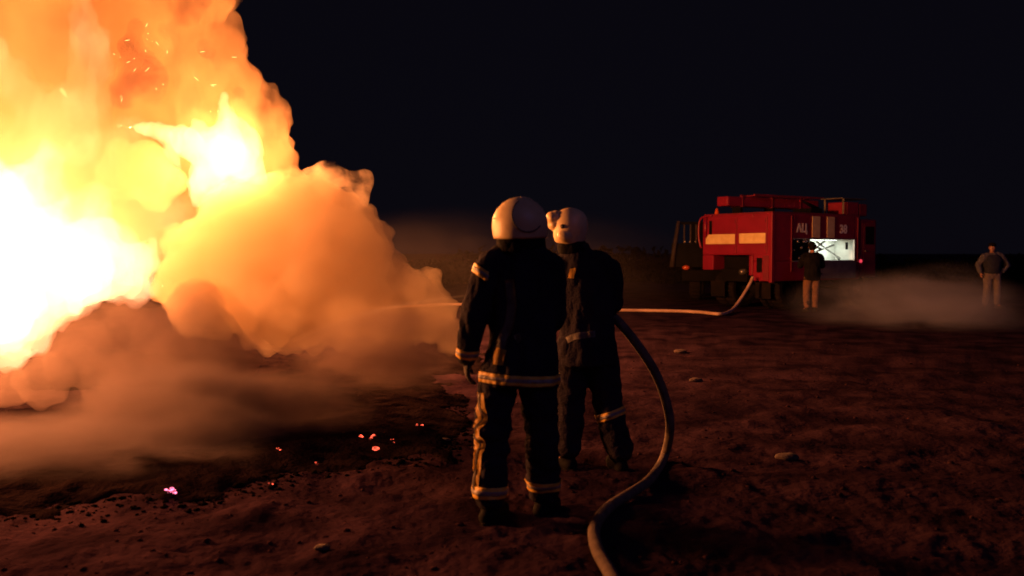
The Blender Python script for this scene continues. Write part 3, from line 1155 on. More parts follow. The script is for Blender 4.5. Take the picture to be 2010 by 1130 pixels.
# ---- second firefighter --------------------------------------------------
O2 = V((0.500, 6.0, 0))
p2 = empty('person', O2)
tag(p2, 'second firefighter, helmet turned in profile, holding the hose behind the nearest one', 'person', 'firefighters at the hose')
J = dict(head=V((-0.105, 0.0, 1.665)), neck=V((-0.06, 0, 1.50)), chest=V((0.0, 0, 1.28)), waist=V((0.01, 0, 1.08)), pelvis=V((0.02, 0, 0.93)),
         shL=V((-0.19, 0.02, 1.39)), elL=V((-0.25, 0.18, 1.16)), wrL=V((-0.26, 0.40, 1.08)),
         shR=V((0.155, -0.02, 1.39)), elR=V((0.19, 0.06, 1.14)), wrR=V((0.04, 0.22, 1.04)),
         hipL=V((-0.09, 0, 0.88)), knL=V((-0.10, 0.06, 0.47)), anL=V((-0.115, 0.06, 0.09)), toeL=V((-0.20, 0.20, 0.045)),
         hipR=V((0.10, 0, 0.88)), knR=V((0.155, 0.02, 0.47)), anR=V((0.235, -0.02, 0.09)), toeR=V((0.20, 0.16, 0.045)),
         hdL=V((-0.5, 0.8, 0)), hnL=V((0.1, 0, -1)), htL=-1, hdR=V((-0.9, 0.3, 0)), hnR=V((0, 0.3, -1)), htR=1, curl=1.0)
make_body(p2, J, -1.35)
jk = jacket_mesh(J, [((0.02, 0, 0.735), 0.205, 0.150), ((0.02, 0, 0.80), 0.205, 0.150), ((0.01, 0, 0.93), 0.192, 0.145), ((0.01, 0, 1.08), 0.182, 0.140), ((0.0, 0, 1.26), 0.192, 0.140),
                     ((-0.01, 0, 1.37), 0.185, 0.125), ((-0.03, 0, 1.44), 0.140, 0.105), ((-0.05, 0, 1.50), 0.095, 0.09)],
                 [0.082, 0.078, 0.072, 0.066, 0.062], collar=[((-0.04, 0, 1.45), 0.115, 0.10), ((-0.06, 0, 1.52), 0.10, 0.10), ((-0.07, 0, 1.56), 0.09, 0.095)], seed=11)
jo = link_mesh('jacket', jk, M['navy'], p2)
surface_strip(jk, O2, [(1112, 668), (1130, 660), (1150, 657), (1168, 655)], 13, 'reflective_stripe', M['silver_tape'], jo, 0.004)
surface_strip(jk, O2, [(1121, 546), (1122, 539), (1125, 531), (1124, 527)], 11, 'shoulder_patch', M['yellow_tape'], jo, 0.006)
d = (J['elR'] - J['shR']).normalized()
tr = trouser_mesh(J, [((0.01, 0, 0.80), 0.175, 0.12), ((0.01, 0, 0.88), 0.18, 0.125), ((0.01, 0, 0.98), 0.165, 0.12)], [0.110, 0.112, 0.106, 0.100, 0.095], seed=16)
to = link_mesh('trousers', tr, M['navy'], p2)
d = (J['anR'] - J['knR']).normalized()
tape(tr, to, J['knR'] + d * 0.075, d + V((0.12, 0, 0.1)), 0.026, near=J['knR'] + d * 0.08, rad=0.16)
for s in 'LR': boot(p2, J, s, M['boot'])
for s in 'LR':
    bm = bmesh.new()
    hand(bm, J['wr' + s], J['hd' + s], J['hn' + s], J['ht' + s], 1.22, 1.0)
    limb(bm, [J['wr' + s].lerp(J['el' + s], 0.18), J['wr' + s] + J['hd' + s].normalized() * 0.02], [0.046, 0.034])
    link_mesh('glove', fuse(bm, 0.006, 2), M['glove'], p2)
hc = V((-0.112, 0, 1.60))
hp = [(-0.045, 0.090, 0.082), (-0.03, 0.104, 0.098), (0.0, 0.112, 0.108), (0.05, 0.122, 0.116), (0.10, 0.120, 0.116), (0.145, 0.104, 0.104), (0.178, 0.072, 0.078), (0.195, 0.038, 0.044), (0.202, 0.010, 0.012)]
h2, Rm = helmet_shell('helmet', p2, hc, -1.35, hp, M['helmet'], tilt=0.10)
hb2 = BVHTree.FromPolygons([v.co[:] for v in h2.data.vertices], [p.vertices[:] for p in h2.data.polygons])
bm = bmesh.new()          # raised visor in front of the brow
q = at(1082, 428, O2.y) - O2
ball(bm, q + V((0.006, 0.01, 0.000)), (0.045, 0.085, 0.048), 3)
ball(bm, q + V((0.020, 0.01, -0.045)), (0.044, 0.080, 0.040), 3)
ball(bm, q + V((0.05, 0.01, -0.02)), (0.06, 0.085, 0.055), 3)
ball(bm, q + V((0.035, 0.01, 0.012)), (0.045, 0.08, 0.042), 3)
ball(bm, q + V((0.05, 0.01, -0.07)), (0.04, 0.07, 0.04), 3)
ball(bm, q + V((0.045, 0.0, 0.0)), (0.05, 0.07, 0.03), 3)
link_mesh('raised_visor', fuse(bm, 0.007, 9), M['helmet'], h2)
bm = bmesh.new()          # pivot boss
q = on_shell(hb2, O2, 1104, 444)
n_ = (q - (hc + V((0, 0, 0.05)))).normalized()
tube(bm, [q - n_ * 0.01, q + n_ * 0.006], [0.017, 0.014], 14)
from_bm('pivot', bm, M['helmet_dark'], h2, True)
bm = bmesh.new()          # ear and cheek guard
q = on_shell(hb2, O2, 1112, 462)
ball(bm, q + V((0.0, 0.03, 0.0)), (0.062, 0.045, 0.050), 3)
link_mesh('ear_guard', fuse(bm, 0.008, 2), M['helmet'], h2)
bm = bmesh.new()
loft(bm, [((-0.075, 0.005, 1.49), 0.112, 0.105), ((-0.085, 0.005, 1.53), 0.108, 0.110), ((-0.095, 0.003, 1.575), 0.092, 0.10)], 30)
me = fuse(bm, 0.010, 3)
fold(me, 0.010, (22, 22, 5), 8)
link_mesh('neck_curtain', me, M['knit'], h2)

# ---- person working at the open locker ------------------------------------
O3 = V((7.50, 22.15, 0))
p3 = empty('person', O3)
tag(p3, 'person in dark jacket and tan trousers working at the lit locker of the fire engine', 'person')
J = dict(head=V((0.03, 0.12, 1.63)), neck=V((0.02, 0.03, 1.47)), chest=V((0.0, 0, 1.27)), waist=V((0.0, 0, 1.08)), pelvis=V((0, 0, 0.93)),
         shL=V((-0.20, 0.03, 1.38)), elL=V((-0.25, 0.16, 1.16)), wrL=V((-0.18, 0.40, 1.18)),
         shR=V((0.21, 0.03, 1.38)), elR=V((0.30, 0.14, 1.16)), wrR=V((0.24, 0.38, 1.28)),
         hipL=V((-0.10, 0, 0.90)), knL=V((-0.13, 0.03, 0.48)), anL=V((-0.12, 0, 0.09)), toeL=V((-0.15, 0.17, 0.045)),
         hipR=V((0.09, 0, 0.90)), knR=V((0.10, 0.04, 0.48)), anR=V((0.09, 0.05, 0.09)), toeR=V((0.13, 0.22, 0.045)),
         hdL=V((0.3, 0.9, 0)), hnL=V((0, 0, -1)), htL=-1, hdR=V((-0.1, 1, 0.1)), hnR=V((0, 0, -1)), htR=1, curl=0.8)
make_body(p3, J, 0.3, vox=0.013)
jk = jacket_mesh(J, [((0, 0, 0.80), 0.21, 0.15), ((0, 0, 0.95), 0.205, 0.15), ((0, 0, 1.08), 0.20, 0.145), ((0, 0, 1.26), 0.21, 0.145), ((0.0, 0, 1.37), 0.21, 0.13), ((0.01, 0.02, 1.44), 0.15, 0.11), ((0.02, 0.03, 1.50), 0.09, 0.09)],
                 [0.09, 0.085, 0.08, 0.072, 0.06], vox=0.018, seed=21)
link_mesh('jacket', jk, M['knit'], p3)
tr = trouser_mesh(J, [((0, 0, 0.80), 0.175, 0.12), ((0, 0, 0.88), 0.18, 0.125), ((0, 0, 0.98), 0.165, 0.12)], [0.105, 0.098, 0.085, 0.078, 0.075], vox=0.018, seed=26)
link_mesh('trousers', tr, M['khaki'], p3)
for s in 'LR': boot(p3, J, s, M['boot'])
bm = bmesh.new()
ball(bm, J['head'] + V((0, -0.01, 0.05)), (0.092, 0.110, 0.088), 3)
ball(bm, J['head'] + V((0, -0.03, -0.01)), (0.090, 0.085, 0.09), 3)
link_mesh('cap', fuse(bm, 0.012, 2), M['knit'], p3)

# ---- onlooker at the right -------------------------------------------------
O4 = V((12.78, 23.6, 0))
p4 = empty('person', O4)
tag(p4, 'onlooker at the far right with hand on hip, dark vest, grey sleeves and khaki trousers', 'person')
J = dict(head=V((-0.02, -0.02, 1.62)), neck=V((-0.01, 0, 1.47)), chest=V((0.0, 0, 1.27)), waist=V((0.0, 0, 1.08)), pelvis=V((0, 0, 0.93)),
         shL=V((-0.23, 0, 1.38)), elL=V((-0.36, 0.03, 1.17)), wrL=V((-0.33, -0.04, 0.96)),
         shR=V((0.23, 0, 1.40)), elR=V((0.45, 0.06, 1.16)), wrR=V((0.27, 0.0, 0.98)),
         hipL=V((-0.11, 0, 0.90)), knL=V((-0.14, -0.02, 0.48)), anL=V((-0.17, 0, 0.09)), toeL=V((-0.22, -0.17, 0.045)),
         hipR=V((0.11, 0, 0.90)), knR=V((0.14, -0.02, 0.48)), anR=V((0.16, 0.02, 0.09)), toeR=V((0.24, -0.13, 0.045)),
         hdL=V((0.1, -0.1, -1)), hnL=V((1, 0, 0)), htL=1, hdR=V((-0.9, -0.2, -0.3)), hnR=V((0, 0.8, 0)), htR=1, curl=0.5)
make_body(p4, J, PI + 0.45, vox=0.013)
jk = jacket_mesh(J, [((0, 0, 0.92), 0.19, 0.14), ((0, 0, 1.08), 0.20, 0.145), ((0, 0, 1.26), 0.22, 0.145), ((0.0, 0, 1.38), 0.22, 0.125), ((0.0, 0.0, 1.44), 0.15, 0.11), ((0.0, 0.0, 1.49), 0.09, 0.09)],
                 [0.088, 0.080, 0.074, 0.066, 0.056], vox=0.018, seed=31)
link_mesh('shirt', jk, M['sleeve'], p4)
bm = bmesh.new()
loft(bm, [((0, 0, 0.94), 0.205, 0.155), ((0, 0, 1.08), 0.215, 0.165), ((0, 0, 1.26), 0.25, 0.175), ((0, 0, 1.38), 0.225, 0.150), ((0, 0, 1.45), 0.13, 0.115)], 28)
me = fuse(bm, 0.018, 2)
fold(me, 0.018, (9, 9, 7), 3)
link_mesh('vest', me, M['vest'], p4)
tr = trouser_mesh(J, [((0, 0, 0.80), 0.18, 0.12), ((0, 0, 0.88), 0.19, 0.13), ((0, 0, 0.98), 0.175, 0.125)], [0.115, 0.105, 0.090, 0.082, 0.080], vox=0.018, seed=36)
link_mesh('trousers', tr, M['pale_trousers'], p4)
for s in 'LR': boot(p4, J, s, M['boot'])
bm = bmesh.new()
ball(bm, J['head'] + V((0, 0.0, 0.075)), (0.094, 0.106, 0.066), 3)
f_ = face_dir(PI + 0.45)
ball(bm, J['head'] + f_ * 0.11 + V((0, 0, 0.055)), (0.065, 0.065, 0.012), 3)
link_mesh('cap', fuse(bm, 0.010, 1), M['knit'], p4)

# ------------------------------------------------------------------ hoses and the water jet
def hose(name, pts, r, mat, flat=1.0, n=12):
    bm = bmesh.new()
    tube(bm, spline(pts, 10), r, n, True, flat)
    return from_bm(name, bm, mat, None, True)


def gpt(px, py, r):
    p = on_ground(px, py)
    for _ in range(4): p = on_ground(px, py, gh(p.x, p.y) + r)
    return p


R1 = 0.032
hp_ = [O2 + V((-0.48, 0.62, 1.13)), O2 + V((-0.26, 0.45, 1.06)), O2 + V((-0.05, 0.28, 1.03)), O2 + V((0.10, 0.16, 1.02)), at(1196, 618, 6.12), at(1222, 640, 6.02), at(1258, 686, 5.98), at(1288, 735, 6.0), at(1308, 790, 6.05),
       at(1315, 840, 6.1)]
hp_ += [gpt(1304, 895, R1), gpt(1278, 938, R1), gpt(1240, 966, R1), gpt(1202, 990, R1), gpt(1178, 1014, R1), gpt(1166, 1042, R1), gpt(1172, 1078, R1), gpt(1196, 1122, R1), gpt(1236, 1190, R1), gpt(1270, 1260, R1)]
h = hose('fire_hose', hp_, R1, M['hose_tan'])
tag(h, 'thick tan hose hanging from the second firefighter and snaking over the soil to the front', 'hose')
# nozzle
nz_ = empty('hose_nozzle', hp_[0])
tag(nz_, 'metal hose nozzle held in front of the second firefighter', 'nozzle')
nd = (hp_[0] - hp_[1]).normalized()
bm = bmesh.new()
tube(bm, [-nd * 0.04, nd * 0.02, nd * 0.03, nd * 0.16, nd * 0.22], [0.045, 0.045, 0.032, 0.022, 0.016], 16)
from_bm('barrel', bm, M['metal'], nz_, True)
bm = bmesh.new()
tube(bm, [V((0, 0, 0.03)), V((0, 0, 0.09)), V((0.03, 0, 0.11))], [0.008, 0.008, 0.008], 8)
from_bm('lever', bm, M['metal'], nz_, True)
# water jet
st = hp_[0] + nd * 0.22
en = at(575, 668, 8.6)
pts = []
for k in range(24):
    t = k / 23
    p = st.lerp(en, t)
    p.z += 0.35 * t * (1 - t)
    pts.append(p)
bm = bmesh.new()
tube(bm, pts, [0.008 + 0.022 * k / 23 for k in range(24)], 8)
wj = from_bm('water_jet', bm, None, None, True)
m, nt, out = newmat('water_mist')
v = N(nt, 'ShaderNodeVolumePrincipled')
v.inputs['Color'].default_value = (0.98, 0.96, 0.94, 1)
v.inputs['Density'].default_value = 2.0
nt.links.new(v.outputs[0], out.inputs['Volume'])
wj.data.materials.append(m)
tag(wj, 'thin water jet running from the nozzle into the smoke', 'water jet')

R2 = 0.040
P_ = [at(1478, 543, 22.75), at(1472, 556, 22.7), at(1463, 572, 22.6), at(1450, 592, 22.4), at(1440, 605, 22.1), gpt(1430, 613, R2), gpt(1418, 617, R2), gpt(1398, 616, R2), gpt(1370, 613, R2), gpt(1320, 611, R2), gpt(1260, 610, R2), gpt(1200, 609, R2), gpt(1130, 606, R2),
      gpt(1050, 603, R2), gpt(960, 599.5, R2), gpt(880, 598, R2), gpt(800, 602, R2), gpt(700, 606, R2)]
for p in P_[5:]: p.z += 0.012
h = hose('supply_hose', P_, R2, M['hose_pale'], n=8)
tag(h, 'pale supply hose dropping from the fire engine and lying straight across the soil', 'hose')

# ------------------------------------------------------------------ fire engine
E = empty('fire_engine', (6.60, 22.5, 0), math.atan2(-0.83, 0.556))
tag(E, 'red fire engine with reflective panels and an open lit side locker', 'fire engine')


def epart(name, boxes, mat, parent=None, bev=0.012):
    bm = bmesh.new()
    for b in boxes: box(bm, *b, bev)
    return from_bm(name, bm, M[mat] if isinstance(mat, str) else mat, parent or E)


def eparts(name, boxes, mat, parent=None, bev=0.006):
    return [epart(name, [q], mat, parent, bev) for q in boxes]


# local axes: x = 0 at the lit side wall, -2.4 at the far wall; y forward along the vehicle; z up
body = epart('body', [(-2.4, -0.62, 0.0, 3.62, 1.43, 2.50), (-0.62, 0.0, 0.0, 0.80, 1.27, 2.50), (-0.62, 0.0, 0.80, 3.40, 1.86, 2.50), (-0.62, 0.0, 3.40, 3.62, 1.27, 2.50),
                      (-0.62, 0.0, 0.0, 3.62, 0.76, 1.27), (-0.76, -0.63, 0.0, 3.62, 0.90, 1.428), (-2.4, -2.0, 0.0, 3.62, 1.02, 1.428)], 'red', bev=0.035)
epart('corner_post', [(-0.10, 0.006, -0.02, 0.10, 0.73, 2.44)], 'red', body, 0.02)
epart('skirt', [(-0.30, -0.11, -0.015, 0.02, 0.78, 1.42)], 'reddark', body)
epart('dark_slot', [(-0.50, -0.32, -0.005, 0.10, 0.98, 1.36)], 'chassis', body)  # flush black block drawn for a narrow dark slot
cabp = epart('cab', [(-2.35, -0.02, 3.68, 4.40, 0.80, 2.42)], 'reddark', bev=0.06)
epart('cab_door', [(-0.02, 0.004, 3.78, 4.32, 0.88, 2.30)], 'reddark', cabp, 0.01)
epart('window', [(-0.01, 0.010, 3.86, 4.26, 1.72, 2.22)], 'chassis', cabp, 0.006)
epart('door_handle', [(0.004, 0.03, 3.84, 3.98, 1.52, 1.55)], 'chrome', cabp, 0.004)
# rear leaves with their reflective panels
for (w0, w1) in ((0.16, 1.13), (1.17, 1.98)):
    lf_ = epart('rear_door', [(-w1, -w0, -0.022, 0.01, 1.47, 2.42)], 'red', bev=0.010)
    hw = w0 + 0.03
    eparts('hinge', [(-hw - 0.03, -hw, -0.035, -0.02, z, z + 0.10) for z in (1.56, 2.27)], 'reddark', lf_, 0.004)


def marking(w0, w1, z0, z1, skew):
    bm = bmesh.new()
    a = [(-w0, z0), (-w1, z0), (-w1, z1 - skew), (-w1 + 0.10 * (skew > 0.02), z1), (-w0, z1)]
    rings(bm, [[V((x, -0.024, z)) for x, z in a], [V((x, -0.032, z)) for x, z in a]])
    return from_bm('reflective_panel', bm, M['marking'], E)


marking(0.20, 1.07, 1.735, 1.995, 0.0)
marking(1.22, 2.26, 1.725, 1.985, 0.12)
epart('side_window', [(-2.16, -2.06, -0.012, 0.02, 1.99, 2.36)], 'chassis')
# curved grab rail at the far corner
bm = bmesh.new()
tube(bm, spline([V((-2.44, -0.02, 1.62)), V((-2.50, -0.05, 1.9)), V((-2.50, -0.05, 2.25)), V((-2.44, -0.04, 2.42)), V((-2.30, -0.03, 2.48)), V((-2.05, -0.02, 2.49))], 6), 0.030, 8)
from_bm('grab_rail', bm, M['red'], E, True)
bm = bmesh.new()
tube(bm, [V((-2.28, -0.03, 1.9)), V((-2.27, -0.03, 2.46))], 0.045, 8)
from_bm('rail_post', bm, M['red'], E, True)
bm = bmesh.new()
tube(bm, [V((-1.98, 0.1, 2.5)), V((-1.98, 0.1, 2.60)), V((-1.98, 0.1, 2.70))], [0.07, 0.06, 0.02], 12)
from_bm('beacon', bm, M['amber'], E, True)
epart('roof_rim', [(-2.38, -0.03, 0.03, 3.58, 2.50, 2.54)], 'reddark', body, 0.012)
# locker
lk = epart('locker', [(-0.625, -0.60, 1.50, 3.36, 1.29, 1.84), (-0.60, -0.02, 1.50, 3.36, 1.275, 1.295), (-0.60, -0.02, 3.36, 3.385, 1.29, 1.84), (-0.60, -0.02, 1.48, 1.50, 1.29, 1.84), (-0.60, -0.02, 1.5, 3.36, 1.84, 1.855)], 'bay_white', bev=0.003)
eparts('locker_frame', [(-0.04, 0.014, 3.36, 3.40, 1.26, 1.87), (-0.04, 0.014, 0.80, 3.36, 1.845, 1.87), (-0.04, 0.014, 0.80, 3.36, 1.255, 1.28)], 'steel', lk, 0.004)
epart('lit_grey_panel', [(0.003, 0.030, 1.62, 3.42, 0.80, 1.24)], 'panel', body, 0.01)  # wall below the locker, its lit look put into the grey
epart('panel_latch', [(0.030, 0.045, 1.70, 1.95, 0.92, 0.95)], 'chrome', body, 0.004)
bm = bmesh.new()
for a, b, r in ((V((-0.15, 1.95, 1.78)), V((-0.2, 3.0, 1.33)), 0.030), (V((-0.1, 2.6, 1.70)), V((-0.12, 1.9, 1.52)), 0.028), (V((-0.12, 2.25, 1.80)), V((-0.1, 1.85, 1.62)), 0.03), (V((-0.14, 1.6, 1.82)), V((-0.14, 2.1, 1.58)), 0.032)):
    tube(bm, [a, a.lerp(b, 0.8), b], [r, r * 0.8, r * 1.4], 10)
from_bm('stowed_branch_pipe', bm, M['steel'], lk, True)
bm = bmesh.new()
tube(bm, [V((-0.06, 3.12, 1.78)), V((-0.06, 3.12, 1.58))], 0.035, 10)
from_bm('stowed_torch', bm, M['chassis'], lk, True)
for y, z, r in ((0.98, 1.78, 0.05), (1.22, 1.78, 0.045), (1.33, 1.79, 0.045), (1.14, 1.62, 0.05), (0.86, 1.56, 0.03), (1.05, 1.35, 0.04), (1.45, 1.72, 0.04)):
    bm = bmesh.new()
    tube(bm, [V((-0.028, y, z - r * .6)), V((-0.0, y, z)), V((-0.028, y + r, z + r * .8))], [r * 0.6, r * .8, r * 0.4], 10)
    from_bm('pump_fitting', bm, M['chrome'], E, True)
epart('locker_shade_block', [(-0.60, -0.03, 0.83, 1.47, 1.29, 1.83)], 'chassis', lk, 0.01)  # solid black block stands for the shade in the locker's left part
lamp = epart('locker_lamp', [(-0.40, -0.36, 1.9, 3.1, 1.822, 1.838)], emit('locker_tube', (0.92, 1.0, 0.86), 3.0), lk, 0.003)
ld = bpy.data.lights.new('locker_light', 'AREA')
ld.shape = 'RECTANGLE'
ld.size, ld.size_y = 0.30, 1.3
ld.energy = 17
ld.color = (0.94, 1.0, 0.88)
lo = bpy.data.objects.new('locker_light', ld)
COL.objects.link(lo)
lo.parent = lk
lo.location = (-0.30, 2.45, 1.80)
lo.rotation_euler = (0, math.radians(25), 0)
# lamps
for y, z in ((3.66, 1.26),):
    bm = bmesh.new()
    tube(bm, [V((0.0, y, z)), V((0.03, y, z))], [0.05, 0.045], 12)
    from_bm('marker_lamp', bm, M['redlens'], E, True)
epart('step_bar', [(-0.02, 0.06, 3.75, 4.35, 0.79, 0.83)], 'chrome', cabp, 0.005)
# lettering
def letters(txt, y0, z0, size, parent):
    cu = bpy.data.curves.new('txt', 'FONT')
    cu.body = txt
    cu.size = size
    cu.extrude = 0.003
    cu.offset = 0.010
    t = bpy.data.objects.new('txt', cu)
    COL.objects.link(t)
    dg = bpy.context.evaluated_depsgraph_get()
    me = bpy.data.meshes.new_from_object(t.evaluated_get(dg))
    bpy.data.objects.remove(t)
    me.transform(Matrix(((0, 0, 1, 0.006), (1, 0, 0, y0), (0, 1, 0, z0), (0, 0, 0, 1))))
    return link_mesh('lettering', me, M['letter'], parent, smooth=False)


letters('АЦ', 0.93, 2.03, 0.30, body)
letters('38', 2.72, 2.02, 0.32, body)
for y0, y1 in ((1.56, 1.88), (2.17, 2.49)):
    epart('side_marking', [(0.002, 0.012, y0, y1, 1.89, 2.45)], 'marking', body, 0.002)
eparts('shutter_rail', [(0.0, 0.02, 0.80, 3.42, 1.875, 1.888), (0.0, 0.018, 0.72, 0.745, 1.0, 2.45), (0.0, 0.018, 3.5, 3.52, 1.0, 2.45)], 'reddark', body, 0.003)
# roof load
case = epart('hose_case', [(-1.85, -1.45, -0.05, 3.75, 2.74, 3.00)], 'red', bev=0.05)
eparts('case_strap', [(-1.86, -1.44, y, y + 0.05, 2.73, 3.01) for y in (0.5, 1.7, 2.9)], 'reddark', case, 0.004)
eparts('roof_bracket', [(-1.80, -1.50, y, y + 0.08, 2.54, 2.74) for y in (0.5, 1.8, 3.1)], 'chassis', case, 0.004)
ladd = empty('roof_ladder', (0, 0, 0))
ladd.parent = E
eparts('ladder_rail', [(-1.32, -1.27, 0.8, 3.75, 3.02, 3.08), (-1.80, -1.75, 0.8, 3.75, 3.02, 3.08)], 'reddark', ladd)
for k in range(9):
    y = 1.0 + k * 0.32
    epart('rung', [(-1.75, -1.32, y, y + 0.035, 3.035, 3.065)], 'reddark', ladd, 0.003)
epart('tool_box', [(-0.95, -0.30, 3.45, 3.98, 2.52, 2.90)], 'red', bev=0.03)
epart('tool_box', [(-0.95, -0.30, 4.02, 4.36, 2.52, 2.86)], 'reddark', bev=0.03)
epart('box_rack', [(-0.98, -0.28, 3.2, 4.30, 2.98, 3.01), (-0.95, -0.90, 3.3, 3.34, 2.5, 2.985), (-0.35, -0.30, 3.3, 3.34, 2.5, 2.985)], 'metal', bev=0.004)
bm = bmesh.new()
tube(bm, [V((-1.0, 2.9, 2.5)), V((-1.0, 2.9, 2.72))], 0.10, 14)
tube(bm, [V((-1.0, 3.1, 2.72)), V((-0.95, 2.75, 2.80)), V((-0.9, 2.35, 2.9))], [0.06, 0.05, 0.035], 12)
from_bm('water_monitor', bm, M['chassis'], E, True)
epart('roof_locker', [(-1.1, -0.5, 2.15, 2.65, 2.53, 2.70)], 'chassis', bev=0.02)
# chassis and wheels
ch = epart('chassis', [(-1.85, -0.95, 0.15, 4.3, 0.72, 1.05), (-1.9, -0.8, 0.55, 3.5, 1.06, 1.42), (-2.0, -0.76, 0.42, 0.46, 0.9, 1.42)], 'chassis', bev=0.02)
bm = bmesh.new()
tube(bm, [V((-2.2, 0.85, 0.52)), V((-0.2, 0.85, 0.52))], 0.07, 10)
ball(bm, V((-1.2, 0.85, 0.52)), 0.20, 3)
from_bm('axle', bm, M['chassis'], ch, True)
bm = bmesh.new()
tube(bm, [V((-2.2, 3.7, 0.52)), V((-0.2, 3.7, 0.52))], 0.07, 10)
from_bm('axle', bm, M['chassis'], ch, True)
bm = bmesh.new()
tube(bm, [V((-1.02, -0.02, 0.98)), V((-1.02, 0.30, 1.0))], [0.07, 0.09], 12)
from_bm('pump_outlet', bm, M['metal'], ch, True)


def tyre_mesh(R=0.52, w=0.34):
    bm = bmesh.new()
    prof = [(-w / 2 * .8, R * 0.55), (-w / 2, R * 0.70), (-w / 2, R * 0.90), (-w / 2 * .82, R * 0.985), (-w * .18, R), (w * .18, R), (w / 2 * .82, R * 0.985), (w / 2, R * 0.90), (w / 2, R * 0.70), (w / 2 * .8, R * 0.55)]
    n = 44
    vs = []
    for k in range(n):
        t = 2 * PI * k / n
        lug = 1.0 if k % 2 else 0.965
        vs.append([bm.verts.new((x, math.cos(t) * r * (lug if r > R * .95 else 1), math.sin(t) * r * (lug if r > R * .95 else 1))) for x, r in prof])
    for k in range(n):
        a, b = vs[k], vs[(k + 1) % n]
        for i in range(len(prof)):
            bm.faces.new((a[i], a[(i + 1) % len(prof)], b[(i + 1) % len(prof)], b[i]))
    bmesh.ops.recalc_face_normals(bm, faces=bm.faces)
    me = bpy.data.meshes.new('tyre')
    bm.to_mesh(me); bm.free()
    me.materials.append(M['tyre'])
    bm = bmesh.new()
    n = 20
    rings(bm, [[V((x, math.cos(2 * PI * k / n) * r, math.sin(2 * PI * k / n) * r)) for k in range(n)] for x, r in ((-w * .38, R * .56), (w * .30, R * .54), (w * .30, R * .40), (w * .12, R * .34), (w * .34, R * .16), (w * .36, R * .05))])
    m2 = bpy.data.meshes.new('rim')
    bm.to_mesh(m2); bm.free()
    m2.materials.append(M['chassis'])
    return me, m2


TY, RI = tyre_mesh()


def wheel(parent, x, y, z=0.52, flip=False):
    w = bpy.data.objects.new('wheel', TY)
    COL.objects.link(w)
    w.parent = parent
    w.location = (x, y, z)
    if flip: w.rotation_euler = (0, 0, PI)
    r = bpy.data.objects.new('rim', RI)
    COL.objects.link(r)
    r.parent = w


for x, fl in ((-0.24, False), (-0.60, False), (-1.80, True), (-2.16, True)): wheel(E, x, 0.85, 0.52, fl)
for x, fl in ((-0.24, False), (-2.16, True)): wheel(E, x, 3.75, 0.52, fl)
for x in (-0.42, -1.98):
    bm = bmesh.new()
    rings(bm, [[V((x - 0.25, y, z)), V((x + 0.25, y, z)), V((x + 0.25, y + 0.012, z)), V((x - 0.25, y + 0.012, z))] for y, z in ((0.16, 0.30), (0.15, 0.72))])
    from_bm('mud_flap', bm, M['tyre'], ch)

# ------------------------------------------------------------------ dark truck behind it
T = empty('stake_truck', (5.35, 27.4, 0), -0.25)
tag(T, 'dark stake sided truck mostly hidden behind the left end of the fire engine', 'truck')


def tpart(name, boxes, mat, parent=None, bev=0.01):
    bm = bmesh.new()
    for b in boxes: box(bm, *b, bev)
    return from_bm(name, bm, M[mat], parent or T)


tpart('tailboard', [(-0.42, 1.9, 0.0, 0.05, 1.15, 1.78)], 'armygreen')
tpart('floor', [(-0.42, 1.9, 0.05, 3.2, 1.05, 1.15)], 'armygreen')
bm = bmesh.new()
tube(bm, [V((-0.40, -0.06, 1.05)), V((-0.33, -0.05, 1.6)), V((-0.20, -0.04, 2.46))], [0.075, 0.07, 0.06], 8)
from_bm('corner_stake', bm, M['postbrown'], T, True)
for x in (-0.06, 0.13, 0.30, 0.55, 0.8, 1.1, 1.4, 1.7): tpart('stake', [(x, x + 0.05, 0.0, 0.04, 1.78, 2.38)], 'postbrown')
tpart('top_rail', [(-0.25, 1.9, -0.01, 0.05, 2.36, 2.44)], 'armygreen')
tpart('side_board', [(-0.42, -0.38, 0.1, 3.2, 1.2, 1.75)], 'armygreen')
for x in (-0.02, 0.14, 0.31):
    bm = bmesh.new()
    tube(bm, [V((x, -0.03, 1.83)), V((x, -0.01, 1.83))], 0.028, 8)
    from_bm('reflector', bm, M['chrome'], T)
bm = bmesh.new()
ball(bm, V((0.03, -0.04, 1.03)), (0.12, 0.05, 0.075), 2)
from_bm('tail_lamp', bm, M['amber'], T, True)
tpart('chassis', [(-0.1, 1.5, 0.1, 3.2, 0.62, 0.95)], 'chassis')
wheel(T, 0.28, 0.9, 0.5, True)
wheel(T, 1.6, 0.9, 0.5)
wheel(T, 0.28, 4.0, 0.5, True)
wheel(T, 1.6, 4.0, 0.5)
tpart('cab', [(0.0, 1.9, 3.3, 5.0, 0.9, 2.5)], 'armygreen', bev=0.08)

# ------------------------------------------------------------------ embers
def ember_cluster(px, py, n, spread, size, mat, label):
    c = on_ground(px, py)
    for _ in range(3): c = on_ground(px, py, gh(c.x, c.y) + 0.07)
    e = empty('ember_heap', c)
    tag(e, label, 'embers', 'glowing embers in the ash')
    for k in range(n):
        bm = bmesh.new()
        ball(bm, (0, 0, 0), 1, 1)
        s = size * RNG.uniform(.6, 1.3)
        q = V((RNG.normal() * spread, RNG.normal() * spread, RNG.uniform(-.005, .02)))
        for v in bm.verts:
            v.co = V((v.co.x * s * 1.3, v.co.y * s, v.co.z * s * .8)) * RNG.uniform(.7, 1.2) + q
        from_bm('ember', bm, mat, e, False)
    return e


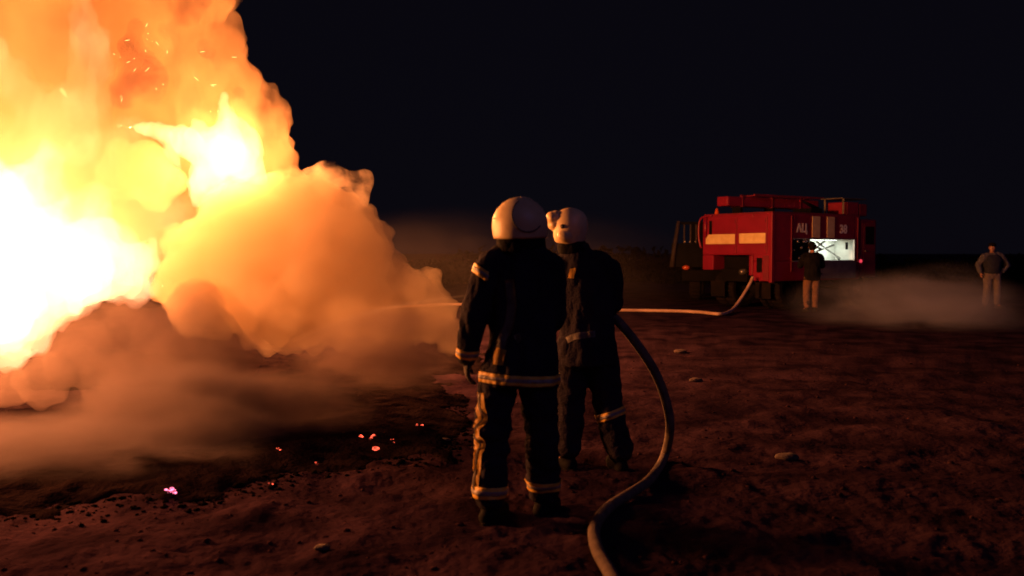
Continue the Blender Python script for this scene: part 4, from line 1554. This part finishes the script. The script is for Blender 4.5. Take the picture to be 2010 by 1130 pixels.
ember_cluster(338, 964, 8, 0.024, 0.013, M['ember_pink'], 'pink glowing ember heap nearest the camera, left of the men')
ember_cluster(728, 858, 5, 0.030, 0.012, M['ember_red'], 'red glowing embers in the middle of the ash edge')
ember_cluster(740, 880, 4, 0.018, 0.018, M['ember_red'], 'brightest red embers just below the middle ember group')
ember_cluster(768, 866, 3, 0.03, 0.007, M['ember_red'], 'tiny red embers right of the middle ember group')
ember_cluster(824, 834, 2, 0.02, 0.015, M['ember_red'], 'dull red embers nearest the firefighter, behind the others')
ember_cluster(548, 882, 2, 0.012, 0.009, M['ember_red'], 'small lone red ember between the pink heap and the middle group')
ember_cluster(530, 953, 2, 0.010, 0.007, M['ember_red'], 'faint orange ember at the very edge of the ash')
ember_cluster(617, 912, 2, 0.02, 0.007, M['ember_red'], 'faint red specks in front of the middle ember group')

# a few stones one can pick out
for px, py, s, lab in ((632, 1080, 0.030, 'pale stone on the soil left of the nearest firefighter'), (872, 866, 0.035, 'flat pale litter beside the ash near the nearest firefighter'),
                       (1335, 688, 0.07, 'light stone on the soil below the supply hose'), (1365, 748, 0.055, 'light flat stone on the soil right of the thick hose'), (1545, 905, 0.06, 'brown clod on the dark soil at the right')):
    c = on_ground(px, py)
    bm = bmesh.new()
    ball(bm, (0, 0, 0), (s * 1.4, s, s * 0.5), 3)
    for v in bm.verts:
        n1 = noise3(np.array([v.co[:]]) / s * 1.1 + px)[0]
        v.co *= 1 + 0.35 * n1
        v.co += V((c.x, c.y, gh(c.x, c.y) + s * 0.25))
    tag(from_bm('stone', bm, M['stone'], None, True), lab, 'stone', 'stones on the soil')

# ------------------------------------------------------------------ dust and smoke by the fire engine
soft_smoke('low_smoke', 'low grey smoke drifting in front of the fire engine', 1785, 600, 18.3, (2.7, 2.8, 0.85), 0.42, (0.62, 0.66, 0.84), 0.7, lo=0.36, hi=0.70, seed=2.0)
soft_smoke('low_smoke', 'thin top of the low smoke rising between the fire engine and the onlooker', 1850, 590, 19.0, (1.7, 1.8, 0.95), 0.38, (0.62, 0.66, 0.84), 0.8, lo=0.32, hi=0.70, seed=4.0)
# sparks in the plume
bm = bmesh.new()
for k in range(26):
    if k < 18: q = at(RNG.uniform(215, 330), RNG.uniform(40, 220), 8.4)
    else: q = at(RNG.uniform(380, 470), RNG.uniform(90, 240), 8.6)
    a = V(RNG.normal(size=3)).normalized() * RNG.uniform(.008, .03)
    tube(bm, [q - a, q, q + a], [0.0006, 0.0014, 0.0006], 4)
sp = from_bm('sparks', bm, emit('spark_glow', (1.0, 0.55, 0.18), 6.0))
tag(sp, 'tiny sparks flying in the smoke column', 'sparks', kind='stuff')
